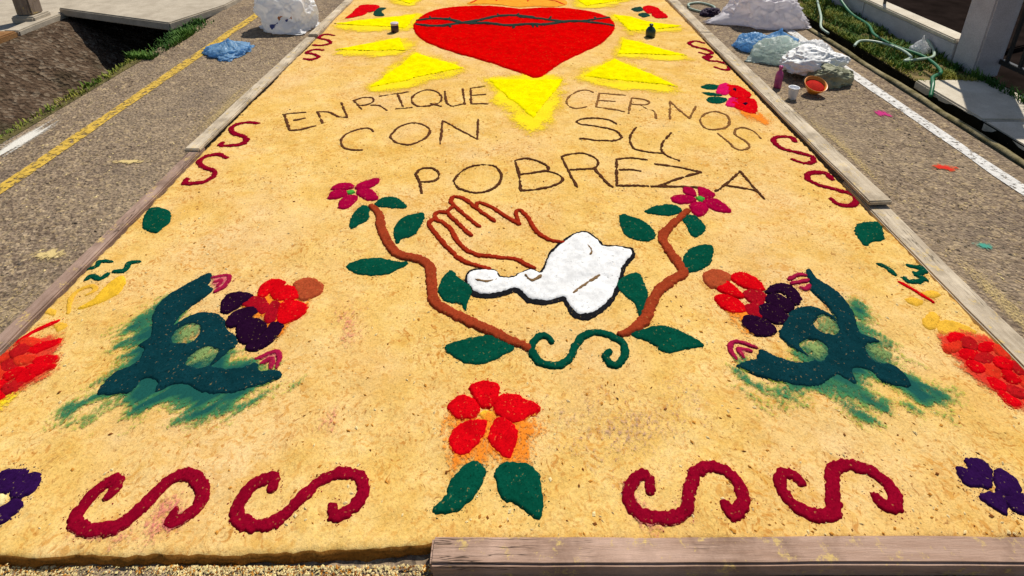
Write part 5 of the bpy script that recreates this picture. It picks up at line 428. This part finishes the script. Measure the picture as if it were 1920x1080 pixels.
 {'name': 'powder_smear', 'label': 'faint pink dye smear on the sawdust below the left branch', 'cat': 'smear', 'group': 'dye smears', 'parts': [{'part': 'powder_smear', 'kind': 'powder', 'mat': 'pow_pink', 'p': [(-0.693,2.414), (-0.639,2.437), (-0.581,2.38), (-0.579,2.274), (-0.601,2.234), (-0.648,2.315)], 'soft': 0.12, 'dir': (0, 0), 'dens': 0.36, 'lift': 0, 'par': None, 'label': None}]}, {'name': 'powder_smear', 'label': 'faint pink streak on the sawdust left of the front red flower', 'cat': 'smear', 'group': 'dye smears', 'parts': [{'part': 'powder_smear', 'kind': 'powder', 'mat': 'pow_pink', 'p': [(-0.595,1.921), (-0.591,1.983), (-0.566,1.956), (-0.569,1.912)], 'soft': 0.05, 'dir': (0, -1), 'dens': 0.6, 'lift': 0, 'par': None, 'label': None}]}, {'name': 'powder_smear', 'label': 'dull mauve stain on the sawdust right of the front red flower', 'cat': 'smear', 'group': 'dye smears', 'parts': [{'part': 'powder_smear', 'kind': 'powder', 'mat': 'pow_mauve', 'p': [(0.201,1.956), (0.382,2.031), (0.524,1.974), (0.444,1.854), (0.309,1.807), (0.206,1.854)], 'soft': 0.25, 'dir': (0, 0), 'dens': 0.42, 'lift': 0, 'par': None, 'label': None}]}]
def seg_dist(px_, py_, A, B):
    """distance from points to each segment -> (dist, t)"""
    ax, ay = A[:, 0], A[:, 1]; bx, by = B[:, 0]-ax, B[:, 1]-ay; L = np.maximum(bx*bx+by*by, 1e-12)
    t = np.clip(((px_[:, None]-ax)*bx+(py_[:, None]-ay)*by)/L, 0, 1)
    return np.hypot(px_[:, None]-ax-t*bx, py_[:, None]-ay-t*by), t
def sdf_poly(x, y, P):
    A = P; B = np.roll(P, -1, 0); out = np.empty(len(x))
    for i in range(0, len(x), 20000):
        xx, yy = x[i:i+20000], y[i:i+20000]; d = seg_dist(xx, yy, A, B)[0].min(1)
        c = ((A[:, 1] > yy[:, None]) != (B[:, 1] > yy[:, None])) & (xx[:, None] < (B[:, 0]-A[:, 0])*(yy[:, None]-A[:, 1])/np.where(B[:, 1] == A[:, 1], 1e-12, B[:, 1]-A[:, 1])+A[:, 0])
        out[i:i+20000] = np.where(c.sum(1) % 2 == 1, d, -d)
    return out
def sdf_stroke(x, y, lines, r, taper):
    best = np.full(len(x), -9.)
    for P in lines:
        s = np.linspace(0, 1, len(P)); rr = r*(taper+(1-taper)*np.minimum(1, np.minimum(s, 1-s)*7)**.8)
        for i in range(0, len(x), 20000):
            d, t = seg_dist(x[i:i+20000], y[i:i+20000], P[:-1], P[1:]); k = rr[:-1]+(rr[1:]-rr[:-1])*t
            best[i:i+20000] = np.maximum(best[i:i+20000], (k-d).max(1))
    return best
SEED = [0]; STRAY = []
def figure_mesh(d, org):
    SEED[0] += 1; sd_ = SEED[0]; d = dict(d)
    if d['kind'] != 'powder': d['h'] = d['h']*.42
    if d['kind'] == 'stroke':
        lines = [cat_rom(p, 6) for p in d['p']]; allp = np.concatenate(lines); pad = d['r']+.012
    else:
        P = cat_rom(d['p'], 5, True) if d.get('sm', 1) else np.array(d['p']); allp = P; pad = .02 if d['kind'] == 'fill' else d['soft']*.7
    x0, y0 = allp.min(0)-pad; x1, y1 = allp.max(0)+pad; ym = (y0+y1)/2
    st = np.clip(.0032*(ym/1.9)**1.15, .003, .0105)
    if d['kind'] == 'stroke': st = min(st, d['r']*.30)
    if d['kind'] == 'powder': st = max(st*1.6, .008)
    if (x1-x0)*(y1-y0)/st**2 > 90000: st = math.sqrt((x1-x0)*(y1-y0)/90000)
    xs = np.arange(x0, x1+st, st); ys = np.arange(y0, y1+st, st); X, Y = np.meshgrid(xs, ys); x, y = X.ravel(), Y.ravel()
    jx = st*.3*(RNG.random(x.shape)-.5); x = x+jx; y = y+st*.3*(RNG.random(x.shape)-.5)
    base = hz(x, y); a = None
    inside = (x > CX0+.012) & (x < CX1-.012)
    if d['kind'] == 'powder':
        s = sdf_poly(x, y, P); u, v = d['dir']; L = math.hypot(u, v) or 1.; u, v = u/L, v/L
        al, ac = x*u+y*v, -x*v+y*u
        n = .6*vn(al*.25, ac, 34, sd_)+.4*vn(al*.3, ac, 80, sd_+50)+.3*vn(x, y, 12, sd_+9)
        if u == 0 and v == 0: n = .5*vn(x, y, 7, sd_)+.4*vn(x, y, 20, sd_+9)
        a = np.clip((s/d['soft']+d.get('off', .45)+.55*n), 0, 1)*d['dens']*(.8+.2*vn(x, y, 9, sd_)); a = np.clip(a, 0, 1)
        z = base+.0042+d.get('lift', 0); mask = (a > .02) & inside
    else:
        if d['kind'] == 'stroke': s = sdf_stroke(x, y, lines, d['r'], d['taper']); s = s+.0015; e = max(min(.0055, d['r']*.45), .003); rag = d['rag']*min(1., d['r']/.013)
        else:
            s = sdf_poly(x, y, P)+.0042+d.get('grow', 0)+(0 if d.get('sm', 1) else .006*vn(x, y, 9, sd_+5)+.004*vn(x, y, 28, sd_+6))
            for hp in d.get('holes', []): s = np.minimum(s, -sdf_poly(x, y, cat_rom(hp, 5, True)))
            e = d['edge']*.6; rag = 1.0
        far = min(1.6, max(1., ym/2.6))
        s = s + rag*far*(.0026*vn(x, y, 150, sd_)+.0024*vn(x, y, 70, sd_+1)+.0016*vn(x, y, 24, sd_+2))
        if d.get('rag', 0) >= 1.4: s = s - .0030*np.maximum(0, vn(x, y, 26, sd_+7)-.2)*2.2
        t = np.clip(s/e, -1, 1)
        prof = np.where(t > 0, d['h']*(t*(2-t)), t*.009)
        top = np.clip(s/.03, 0, 1)*(.0018*vn(x, y, 30, sd_+3)+.0012*vn(x, y, 75, sd_+4)+.10*d['h'])
        z = base+prof+top; mask = (s > -e) & inside
    if d['kind'] != 'powder':                            # grains that rolled off the rim of this figure
        rim = np.where((s > -.014) & (s < .004) & inside)[0]
        if len(rim):
            k_ = min(len(rim), int((x1-x0+y1-y0)*(330 if ym < 2.6 else 170 if ym < 4 else 60)*(.35 if d['mat'].startswith('letter') else 1))); sel = RNG.choice(rim, k_, replace=False)
            STRAY.append((x[sel], y[sel], np.full(k_, d['mat'])))
    ny, nx = X.shape; I = np.arange(nx*ny).reshape(ny, nx)
    F = np.stack([I[:-1, :-1], I[:-1, 1:], I[1:, 1:], I[1:, :-1]], -1).reshape(-1, 4); F = F[mask[F].all(1)]
    if not len(F): return None
    used = np.unique(F); re = np.full(nx*ny, -1); re[used] = np.arange(len(used)); F = re[F]
    V = np.stack([x[used]-org[0], y[used]-org[1], z[used]-CZ], -1)
    return V, F, (a[used] if a is not None else None)
for T in DESIGN:
    al = np.concatenate([np.array(q).reshape(-1, 2) for d in T['parts'] for q in (d['p'] if d['kind'] == 'stroke' else [d['p']])])
    org = (float(al[:, 0].mean()), float(al[:, 1].mean()))
    single = len(T['parts']) == 1
    root = None if single else empty(T['name'], (org[0], org[1], CZ), T['label'], T['cat'], T['group'])
    made = {}
    for d in T['parts']:
        r_ = figure_mesh(d, org)
        if r_ is None: continue
        V, F, a = r_
        o = obj(T['name'] if single else d['part'], V, F, d['mat'], made.get(d.get('par'), root), (org[0], org[1], CZ) if single else (0, 0, 0))
        made[d['part']] = o
        if a is not None:
            at = o.data.attributes.new('a', 'FLOAT', 'POINT'); at.data.foreach_set('value', a.astype(np.float32))
        if single: tag(o, T['label'], T['cat'], T['group'])
        elif d['label']: o['label'] = d['label']
# ------------------------------------------------------------------ planks that hold the sawdust in
def plank(x0, x1, y0, y1, z0, z1, mat, label, seed, tilt=None, yaw=0):
    o = box('wood_plank', x0, x1, y0, y1, z0, z1, mat, None, .006, 26, .006, seed)
    if tilt: o.rotation_euler.x = tilt
    o.rotation_euler.z = yaw
    return tag(o, label, 'plank', 'planks edging the carpet')
plank(-.205, 2.35, 1.548, 1.612, .001, .055, 'wood_front', 'rough pinkish brown plank across the front right end of the carpet', 3)
plank(1.752, 1.858, .9, 3.30, .001, .036, 'wood_pale', 'nearer pale plank along the right side, slipped under the next one', 5)
plank(1.752, 1.868, 3.06, 5.80, .032, .058, 'wood_pale', 'middle pale plank along the right side, overlapping the nearer one', 7, -.008)
plank(1.760, 1.870, 5.83, 9.3, .001, .045, 'wood_pale', 'farthest plank along the right side, beside the crumpled pinkish bag', 9)
plank(-1.872, -1.807, .9, 3.66, .001, .038, 'wood_pink', 'nearer narrow pinkish plank along the left side', 11)
plank(-1.897, -1.807, 3.60, 5.70, .022, .046, 'wood_pale', 'middle pale plank along the left side, lying over its neighbour', 13, -.012)
plank(-1.885, -1.800, 5.74, 9.3, .001, .048, 'wood_pale', 'farthest pale plank along the left side, beside the white bag', 15)
# ------------------------------------------------------------------ left roadside: slab, post
def prism(name, poly, z0, z1, mat, parent=None, bev=.012):
    bm = bmesh.new(); vs_ = [bm.verts.new((x, y, z0)) for x, y in poly]; f = bm.faces.new(vs_)
    if f.normal.z > 0: f.normal_flip()
    bm.normal_update(); r = bmesh.ops.extrude_face_region(bm, geom=[f])
    for v in r['geom']:
        if isinstance(v, bmesh.types.BMVert): v.co.z = z1
    bmesh.ops.recalc_face_normals(bm, faces=bm.faces[:])
    if bev: bmesh.ops.bevel(bm, geom=bm.edges[:], offset=bev, segments=2, affect='EDGES')
    return bm_obj(name, bm, mat, parent)
tag(prism('concrete_slab', [(-3.36, 6.08), (-3.12, 6.75), (-3.0, 9.2), (-5.0, 9.4), (-4.84, 6.62)], -.03, .055, 'concrete'), 'grey concrete slab bridging the open ditch on the left', 'slab')
ps = empty('street_post', (-4.98, 6.42, -.03), 'square weathered post standing on the left pavement above the ditch', 'post')
box('post_foot', -5.10, -4.86, 6.30, 6.54, -.03, .05, 'concrete', ps, .015); box('post_shaft', -5.06, -4.90, 6.34, 6.50, .05, 2.6, 'wood_post', ps, .012, 8, .006, 2)
# ------------------------------------------------------------------ right roadside: low wall, pillar, gate
wl = empty('garden_wall', (3.68, 8, 0), 'low pale painted wall with a light coping behind the right verge', 'wall')
for i in range(5): box('wall_panel', 3.62, 3.74, 5.12+i*1.3, 5.12+i*1.3+1.293, -.02, .17, 'wall_paint', wl, .006)
for i in range(4): box('coping', 3.605, 3.765, 5.12+i*1.65, 5.12+i*1.65+1.644, .172, .212, 'pale_concrete', wl, .01)
pl = empty('gate_pillar', (3.72, 5.0, 0), 'square grey painted gate pillar at the near end of the low wall', 'pillar')
box('pillar_shaft', 3.62, 3.83, 4.87, 5.11, -.02, 1.75, 'wall_paint', pl, .012, 6, .004, 4); box('pillar_cap', 3.58, 3.87, 4.83, 5.15, 1.752, 1.81, 'pale_concrete', pl, .015)
gt = empty('metal_gate', (3.80, 3.9, 0), 'dark metal bar gate hung beside the grey pillar', 'gate')
for z in (.10, 1.35): box('rail', 3.775, 3.815, 2.7, 4.85, z, z+.04, 'metal_dark', gt, .004)
for i in range(18): box('bar', 3.785, 3.805, 2.75+i*.12, 2.77+i*.12, .141, 1.349, 'metal_dark', gt, 0)
fe = empty('wall_railing', (3.70, 7.4, .21), 'thin dark railing standing on the low wall', 'railing')
box('rail', 3.67, 3.70, 5.16, 11.4, 1.2, 1.23, 'metal_dark', fe, .004)
for i in range(6): box('bar', 3.675, 3.695, 6.2+i*1.0, 6.22+i*1.0, .213, 1.199, 'metal_dark', fe, 0)
# yard behind the wall: dark step
prism('yard_step', [(3.86, 5.2), (3.86, 30), (9, 30), (9, 7.5)], -.03, .02, 'dark_floor', bev=.01)['kind'] = 'structure'
# ------------------------------------------------------------------ grass and weeds
def blades(name, n, region, hgt, mat, label, seed, clump=None):
    g = np.random.default_rng(seed); x0, x1, y0, y1 = region
    x = x0+(x1-x0)*g.random(n); y = y0+(y1-y0)*g.random(n)**1.3
    den = .5+.5*vn(x, y, 5, seed)+.3*vn(x, y, 14, seed+1); keep = g.random(n) < np.clip(den*1.5, 0.04, 1); x, y, den = x[keep], y[keep], den[keep]; n = len(x)
    a = g.random(n)*6.283; h = hgt*(.35+.9*g.random(n))*(.5+np.clip(den, 0, 1)); lean = h*(.3+.7*g.random(n)); wd = .003+.004*g.random(n)
    ca, sa = np.cos(a), np.sin(a); z0 = np.full(n, -.006)
    p = lambda f, s, z: np.stack([x+ca*lean*f-sa*wd*s, y+sa*lean*f+ca*wd*s, z0+z], -1)
    V = np.stack([p(0, -1, 0*h), p(0, 1, 0*h), p(.4, .8, h*.65), p(.4, -.8, h*.65), p(1, .1, h), p(1, -.1, h)], 1).reshape(-1, 3)
    b = np.arange(n)[:, None]*6; F = np.concatenate([b+np.array([[0, 1, 2, 3]]), b+np.array([[3, 2, 4, 5]])])
    o = obj(name, V, F, mat, smooth=False); return tag(o, label, 'grass', None, 'stuff')
blades('grass', 30000, (3.09, 3.61, 4.70, 9.5), .035, 'grass', 'dry yellow green grass on the right verge below the low wall', 5)
blades('weeds', 5200, (3.10, 3.62, 4.95, 9.5), .05, 'weed', 'taller dark green weeds mixed into the right verge', 15)
blades('weeds', 2600, (-3.24, -3.02, 5.2, 6.3), .05, 'weed', 'green weeds growing at the ditch edge below the slab', 6)
blades('weeds', 1300, (-3.21, -3.11, 2.8, 5.4), .026, 'grass', 'thin dry weeds along the road edge of the ditch', 18)
blades('weeds', 700, (3.55, 3.62, 4.2, 5.3), .08, 'weed', 'dark weeds at the foot of the gate pillar', 8)
# ------------------------------------------------------------------ bags and other litter
def crumple(name, loc, size, mat, label=None, cat='bag', seed=0, rot=0, folds=1.0, neck=.35, mats=None, pick=None, parent=None, flat=.3, hem=0):
    """a slumped plastic bag: creased skin, flat where it rests, pulled up to a gathered mouth"""
    bm = bmesh.new(); bmesh.ops.create_icosphere(bm, subdivisions=6, radius=1)
    for v in bm.verts:
        c = v.co.copy(); q = c*1.7+Vector((seed*3.1, seed*1.7, seed))
        dv = mnoise.voronoi(q*1.25+mnoise.noise_vector(q*1.5)*.35)[0]; n = 1.1*(dv[1]-dv[0]); dv = mnoise.voronoi(q*2.9+mnoise.noise_vector(q*2)*.3)[0]; n += .55*(dv[1]-dv[0]); dv = mnoise.voronoi(q*6.5)[0]; n += .18*(dv[1]-dv[0])
        c *= 1+.36*folds*(.55-n)+.30*mnoise.noise(q*.8)
        if c.z > .35 and neck:
            k = (c.z-.35)/.65; c.x *= 1-.75*min(1, k); c.y *= 1-.75*min(1, k); c.z += neck*k*k
            a = math.atan2(c.y, c.x); rr = 1+.25*math.sin(a*5+seed)*min(1, k); c.x *= rr; c.y *= rr
        if hem and c.z < .1:
            a = math.atan2(c.y, c.x); fl = 1+hem*max(0, math.sin(a*2.5+seed))**3*min(1, (.1-c.z)*2.5); c.x *= fl; c.y *= fl
        if c.z < -flat: c.z = -flat+(c.z+flat)*.08; c.x *= 1.08; c.y *= 1.08
        v.co = Vector((c.x*size[0], c.y*size[1], (c.z+flat+.05)*size[2]))
    me = bpy.data.meshes.new(name); bm.to_mesh(me); bm.free()
    for m in (mats or [mat]): me.materials.append(M[m])
    if pick:
        for p in me.polygons: p.material_index = pick(p.center, p.normal)
    me.polygons.foreach_set('use_smooth', [True]*len(me.polygons))
    o = bpy.data.objects.new(name, me); C.objects.link(o); o.location = loc; o.rotation_euler.z = rot
    if parent: o.parent = parent
    else: tag(o, label, cat)
    return o
def pick_left(c, n):
    k = mnoise.noise(c*9+Vector((4, 2, 1))); k2 = mnoise.noise(c*22)
    if .05 < c.z-.25*c.x < .12 and -.12 < c.x < .06 and k+.6*k2 > .15: return 1
    if .13 < c.z < .17 and -.02 < c.x < .13 and k2 > .0: return 2
    return 0
o = crumple('plastic_bag', (-2.19, 6.12, 0), (.29, .22, .30), 'bag_white', 'full white plastic bag with dark printing on the left roadside', seed=42, neck=0, folds=.6, hem=.35, mats=['bag_white', 'print_navy', 'print_orange', 'print_red'], pick=pick_left)
crumple('plastic_bag', (-2.46, 5.38, 0), (.17, .13, .075), 'bag_blue', 'crumpled light blue plastic bag on the left roadside', seed=5, neck=.1, folds=1.1, hem=.5)
crumple('plastic_bag', (2.53, 6.28, 0), (.33, .25, .26), 'bag_pinkish', 'large crumpled pinkish white bag at the top right roadside', seed=47, neck=0, folds=.85, hem=.45)
crumple('plastic_bag', (2.14, 5.50, 0), (.14, .12, .09), 'bag_blue', 'light blue plastic bag at the left end of the litter heap', seed=11, neck=0, folds=1.0, hem=.4)
crumple('plastic_bag', (2.42, 5.62, 0), (.13, .10, .08), 'bag_blue', 'small light blue plastic bag behind the mint bag', seed=13, neck=.1, folds=1.1, hem=.4)
crumple('plastic_bag', (2.24, 5.22, 0), (.19, .15, .13), 'bag_mint', 'mint tinted clear plastic bag in the middle of the heap', seed=15, neck=0, folds=1.0, hem=.3)
crumple('plastic_bag', (2.50, 5.16, 0), (.16, .13, .12), 'bag_white', 'white plastic bag at the right of the litter heap', seed=17, neck=0, folds=1.1, hem=.5)
crumple('plastic_bag', (3.50, 5.33, 0), (.08, .05, .09), 'bag_white', 'scrap of white plastic lying in the grass by the wall', seed=19, neck=.2, folds=1.3, hem=.5)
# sack lying on the tub
sk = crumple('white_sack', (2.36, 4.88, .045), (.23, .16, .13), 'sack_white', 'white woven sack lying on the olive green sack', 'sack', 23, .15, .7, 0)
crumple('olive_sack', (2.40, 4.69, 0), (.17, .085, .10), 'tub_green', 'olive green crumpled sack lying under the white sack', 'sack', 37, .1, .7, 0)
bw = empty('bowl', (2.19, 4.52, 0), 'orange plastic bowl filled with red powder beside the olive sack', 'bowl'); bw.scale = (.8, .8, .8)
lathe('bowl_body', [(.001, .0), (.05, .0), (.055, .012), (.085, .06), (.100, .092), (.096, .095), (.080, .065), (.045, .02), (.001, .016)], 'bowl_orange', bw, (0, 0, 0), 36, (R(24), 0, 0)).location.z = .022
lathe('red_powder', [(.001, .040), (.07, .046), (.083, .066), (.06, .074), (.03, .082), (.001, .084)], 'bowl_fill', bw, (0, 0, .022), 36, (R(24), 0, 0))
cp = empty('cup', (2.00, 4.42, 0), 'white foam cup standing in front of the orange bowl', 'cup')
lathe('cup_body', [(.001, 0), (.024, 0), (.026, .004), (.036, .085), (.039, .088), (.036, .091), (.033, .086), (.022, .01), (.001, .008)], 'cup_white', cp)
bt = empty('bottle', (1.98, 4.62, 0), 'slim pink bottle standing left of the orange bowl', 'bottle')
lathe('bottle_body', [(.001, 0), (.024, 0), (.027, .006), (.027, .10), (.020, .125), (.011, .135), (.011, .15)], 'bottle_pink', bt); lathe('bottle_cap', [(.001, .15), (.014, .151), (.014, .172), (.001, .174)], 'bottle_pink', bt)
jr = empty('jar', (-1.105, 5.86, .036), 'small purple jar with pale lid on the sawdust left of the heart', 'jar')
lathe('jar_body', [(.001, 0), (.034, 0), (.037, .006), (.037, .055), (.033, .062), (.033, .066)], 'jar_purple', jr); lathe('jar_lid', [(.001, .067), (.037, .0675), (.037, .085), (.034, .088), (.001, .088)], 'jar_lid', jr)
gb = empty('bottle', (1.275, 5.72, .036), 'small dark green bottle on the sawdust right of the heart', 'bottle')
lathe('bottle_body', [(.001, 0), (.040, 0), (.045, .006), (.045, .06), (.030, .085), (.014, .095), (.014, .102)], 'bottle_green', gb); lathe('bottle_cap', [(.001, .1025), (.018, .103), (.018, .118), (.001, .119)], 'bottle_green', gb)
crumple('dark_cloth', (2.10, 6.55, 0), (.10, .07, .05), 'cloth_dark', 'small dark crumpled cloth left of the pinkish bag', 'cloth', 29, .4, 1.2, 0)
# hoses
tag(tube('garden_hose', [(3.60, 7.1, .22), (3.52, 6.5, .06), (3.47, 6.05, .045), (3.36, 5.75, .04), (3.35, 5.45, .04), (3.42, 5.15, .045), (3.35, 4.85, .04), (3.20, 4.72, .04), (3.12, 4.60, .035), (3.05, 4.5, -.02)], .014, 'hose_green'), 'dark green garden hose trailing across the right verge', 'hose')
tag(tube('garden_hose', [(3.45, 7.0, .03), (3.25, 6.6, .09), (3.08, 6.2, .08), (2.98, 5.98, .04), (2.99, 5.85, .02)], .0115, 'hose_pale'), 'pale green hose arching over the far verge', 'hose')
tag(tube('garden_hose', [(3.02, 5.47, .03), (3.12, 5.56, .045), (3.24, 5.52, .05), (3.33, 5.34, .05), (3.30, 5.14, .05), (3.20, 5.06, .045), (3.32, 5.08, .05), (3.48, 5.14, .05), (3.58, 5.28, .06), (3.595, 5.40, .11)], .0115, 'hose_pale'), 'pale green hose looped on the grass beside the green hose', 'hose')
tag(tube('wire_loop', [(1.93, 6.75, .015), (2.02, 6.62, .015), (2.16, 6.66, .015), (2.22, 6.82, .015), (2.12, 6.98, .015), (1.98, 6.93, .015), (1.94, 6.78, .02)], .012, 'hose_pale'), 'small loop of pale green tube left of the dark cloth', 'loop')
# ------------------------------------------------------------------ dye spilt on the asphalt
def spill(x, y, rx, ry, mat, label, seed):
    n = 40; xs = np.linspace(-1, 1, n); X, Y = np.meshgrid(xs, xs); r = np.hypot(X, Y)+.35*vn(X*3, Y, 2, seed)
    a = np.clip(1.25-r*1.3, 0, 1)*(.8 if rx+ry < .25 or mat == 'pow_lime' else .40); V = np.stack([X*rx, Y*ry, np.full_like(X, .0)], -1).reshape(-1, 3); I = np.arange(n*n).reshape(n, n)
    F = np.stack([I[:-1, :-1], I[:-1, 1:], I[1:, 1:], I[1:, :-1]], -1).reshape(-1, 4)
    o = obj('dye_spill', V, F, mat, None, (x, y, .005)); at = o.data.attributes.new('a', 'FLOAT', 'POINT'); at.data.foreach_set('value', a.ravel().astype(np.float32))
    tag(o, label, 'spill', 'dye spilt on the asphalt')
spill(2.50, 4.17, .07, .07, 'pow_magenta', 'magenta dye spill on the asphalt near the white line', 3)
spill(2.44, 3.48, .09, .045, 'pow_red', 'red dye spill on the asphalt between plank and white line', 4)
spill(2.14, 2.81, .05, .035, 'pow_aqua', 'small aqua dye spill on the asphalt beside the nearer plank', 5)
spill(-2.18, 2.42, .13, .05, 'pow_cream', 'pale dust spill on the asphalt left of the narrow plank', 6)
spill(-2.05, 2.75, .10, .05, 'pow_cream', 'small pale dust spill on the asphalt behind the larger one', 7)
for i, (dxx, dyy, rx, ry) in enumerate([(-1.98, 2.2, .10, .55), (-1.99, 4.2, .09, .7), (1.97, 2.4, .08, .5), (1.99, 3.7, .09, .6), (-.9, 1.45, 1.0, .12)]):
    spill(dxx, dyy, rx, ry, 'pow_cream', ['yellow dust trodden along the narrow left plank', 'yellow dust trodden along the middle left plank', 'yellow dust trodden along the nearer right plank', 'yellow dust trodden along the middle right plank', 'yellow dust spilt before the open front edge of carpet'][i], 20+i)
spill(-3.01, 3.82, .10, .34, 'pow_lime', 'whitish cement smear on the roadside left of the yellow line', 31)
spill(-2.2, 3.55, .12, .035, 'pow_cream', 'thin pale streak on the asphalt near the yellow line', 8)
# ------------------------------------------------------------------ loose shavings
def chips(name, n, sampler, zf, lo, hi, mats, probs, label, seed):
    g = np.random.default_rng(seed); x, y = sampler(g, n); n = len(x); s = lo+(hi-lo)*g.random(n)**2.5; a = g.random(n)*6.283; el = .35+.5*g.random(n)
    ca, sa = np.cos(a), np.sin(a); z = zf(x, y)+s*.12
    def p(u, v, wv): return np.stack([x+ca*u*s-sa*v*s*el, y+sa*u*s+ca*v*s*el, z+wv*s+.25*s*(g.random(n)-.5)], -1)
    V = np.stack([p(-1, -.4, 0), p(0, -1, .05), p(1, .2, .1), p(.1, 1, 0), p(0, 0, .45)], 1).reshape(-1, 3); b = np.arange(n)[:, None]*5
    F = np.concatenate([b+np.array([[i, (i+1) % 4, 4]]) for i in range(4)]); mi = g.choice(len(mats), n, p=probs)
    o = obj(name, V, F, None, smooth=False, mats=mats, midx=np.concatenate([mi]*4)); return tag(o, label, 'shavings', None, 'stuff')
def on_carpet(g, n):
    x = CX0+.02+(CX1-CX0-.04)*g.random(n); y = CY0+.04+(5.6-CY0)*g.random(n)**1.5
    k = g.random(n) < np.clip(.55+.75*vn(x, y, 3.2, 77)+.4*vn(x, y, 9, 78), .05, 1); return x[k], y[k]
chips('sawdust_shavings', 7500, on_carpet, lambda x, y: hz(x, y), .002, .008, ['chip_brown', 'chip_orange', 'chip_pale', 'chip_dark'], [.10, .52, .375, .005], 'loose shavings scattered over the sawdust carpet', 41)
sx, sy, sm_ = (np.concatenate([q[i] for q in STRAY]) for i in range(3)); smats = sorted(set(sm_)); sidx = np.array([smats.index(m) for m in sm_])
st_o = chips('stray_grains', len(sx), lambda g, n: (sx+.003*g.standard_normal(n), sy+.003*g.standard_normal(n)), lambda x, y: hz(x, y), .0011, .0034, [str(m) for m in smats], None, 'stray dyed grains around the rims of the sawdust figures', 44)
st_o.data.polygons.foreach_set('material_index', np.concatenate([sidx]*4).astype(np.int32)); st_o['category'] = 'grains'
def in_front(g, n):
    x = -2.2+2.05*g.random(n); y = CY0-.016-.22*g.random(n)**1.7; k = g.random(n) < np.clip(.55+.8*vn(x, y, 6, 79)+np.clip((x+1.1)*.8, -.3, .5), .04, 1); return x[k], y[k]
chips('sawdust_shavings', 30000, in_front, lambda x, y: .001+.016*np.exp(-np.maximum(0, CY0-.02-y)/.02)*(.3+.7*np.abs(vn(x, y, 40, 5)))*(.4+.6*(vn(x, y*0, 2.2, 6) > -.1)), .0014, .0055, ['chip_pale', 'cream', 'chip_orange', 'chip_brown'], [.5, .2, .22, .08], 'pale sawdust crumbs spilt on the asphalt before the carpet', 42)
def gravel(g, n):
    sgn = g.random(n) < .55; x = np.where(sgn, -3.05+1.15*g.random(n), 1.92+.75*g.random(n)); y = 1.3+4.5*g.random(n)**1.4; return x, y
mat_stone('pebble', (.11, .085, .07), (.36, .28, .18), 40, .2, False)
chips('road_grit', 9000, gravel, lambda x, y: 0*x, .003, .011, ['pebble', 'chip_pale', 'asphalt'], [.62, .14, .24], 'coarse grit and crumbs lying on the asphalt beside the planks', 43)
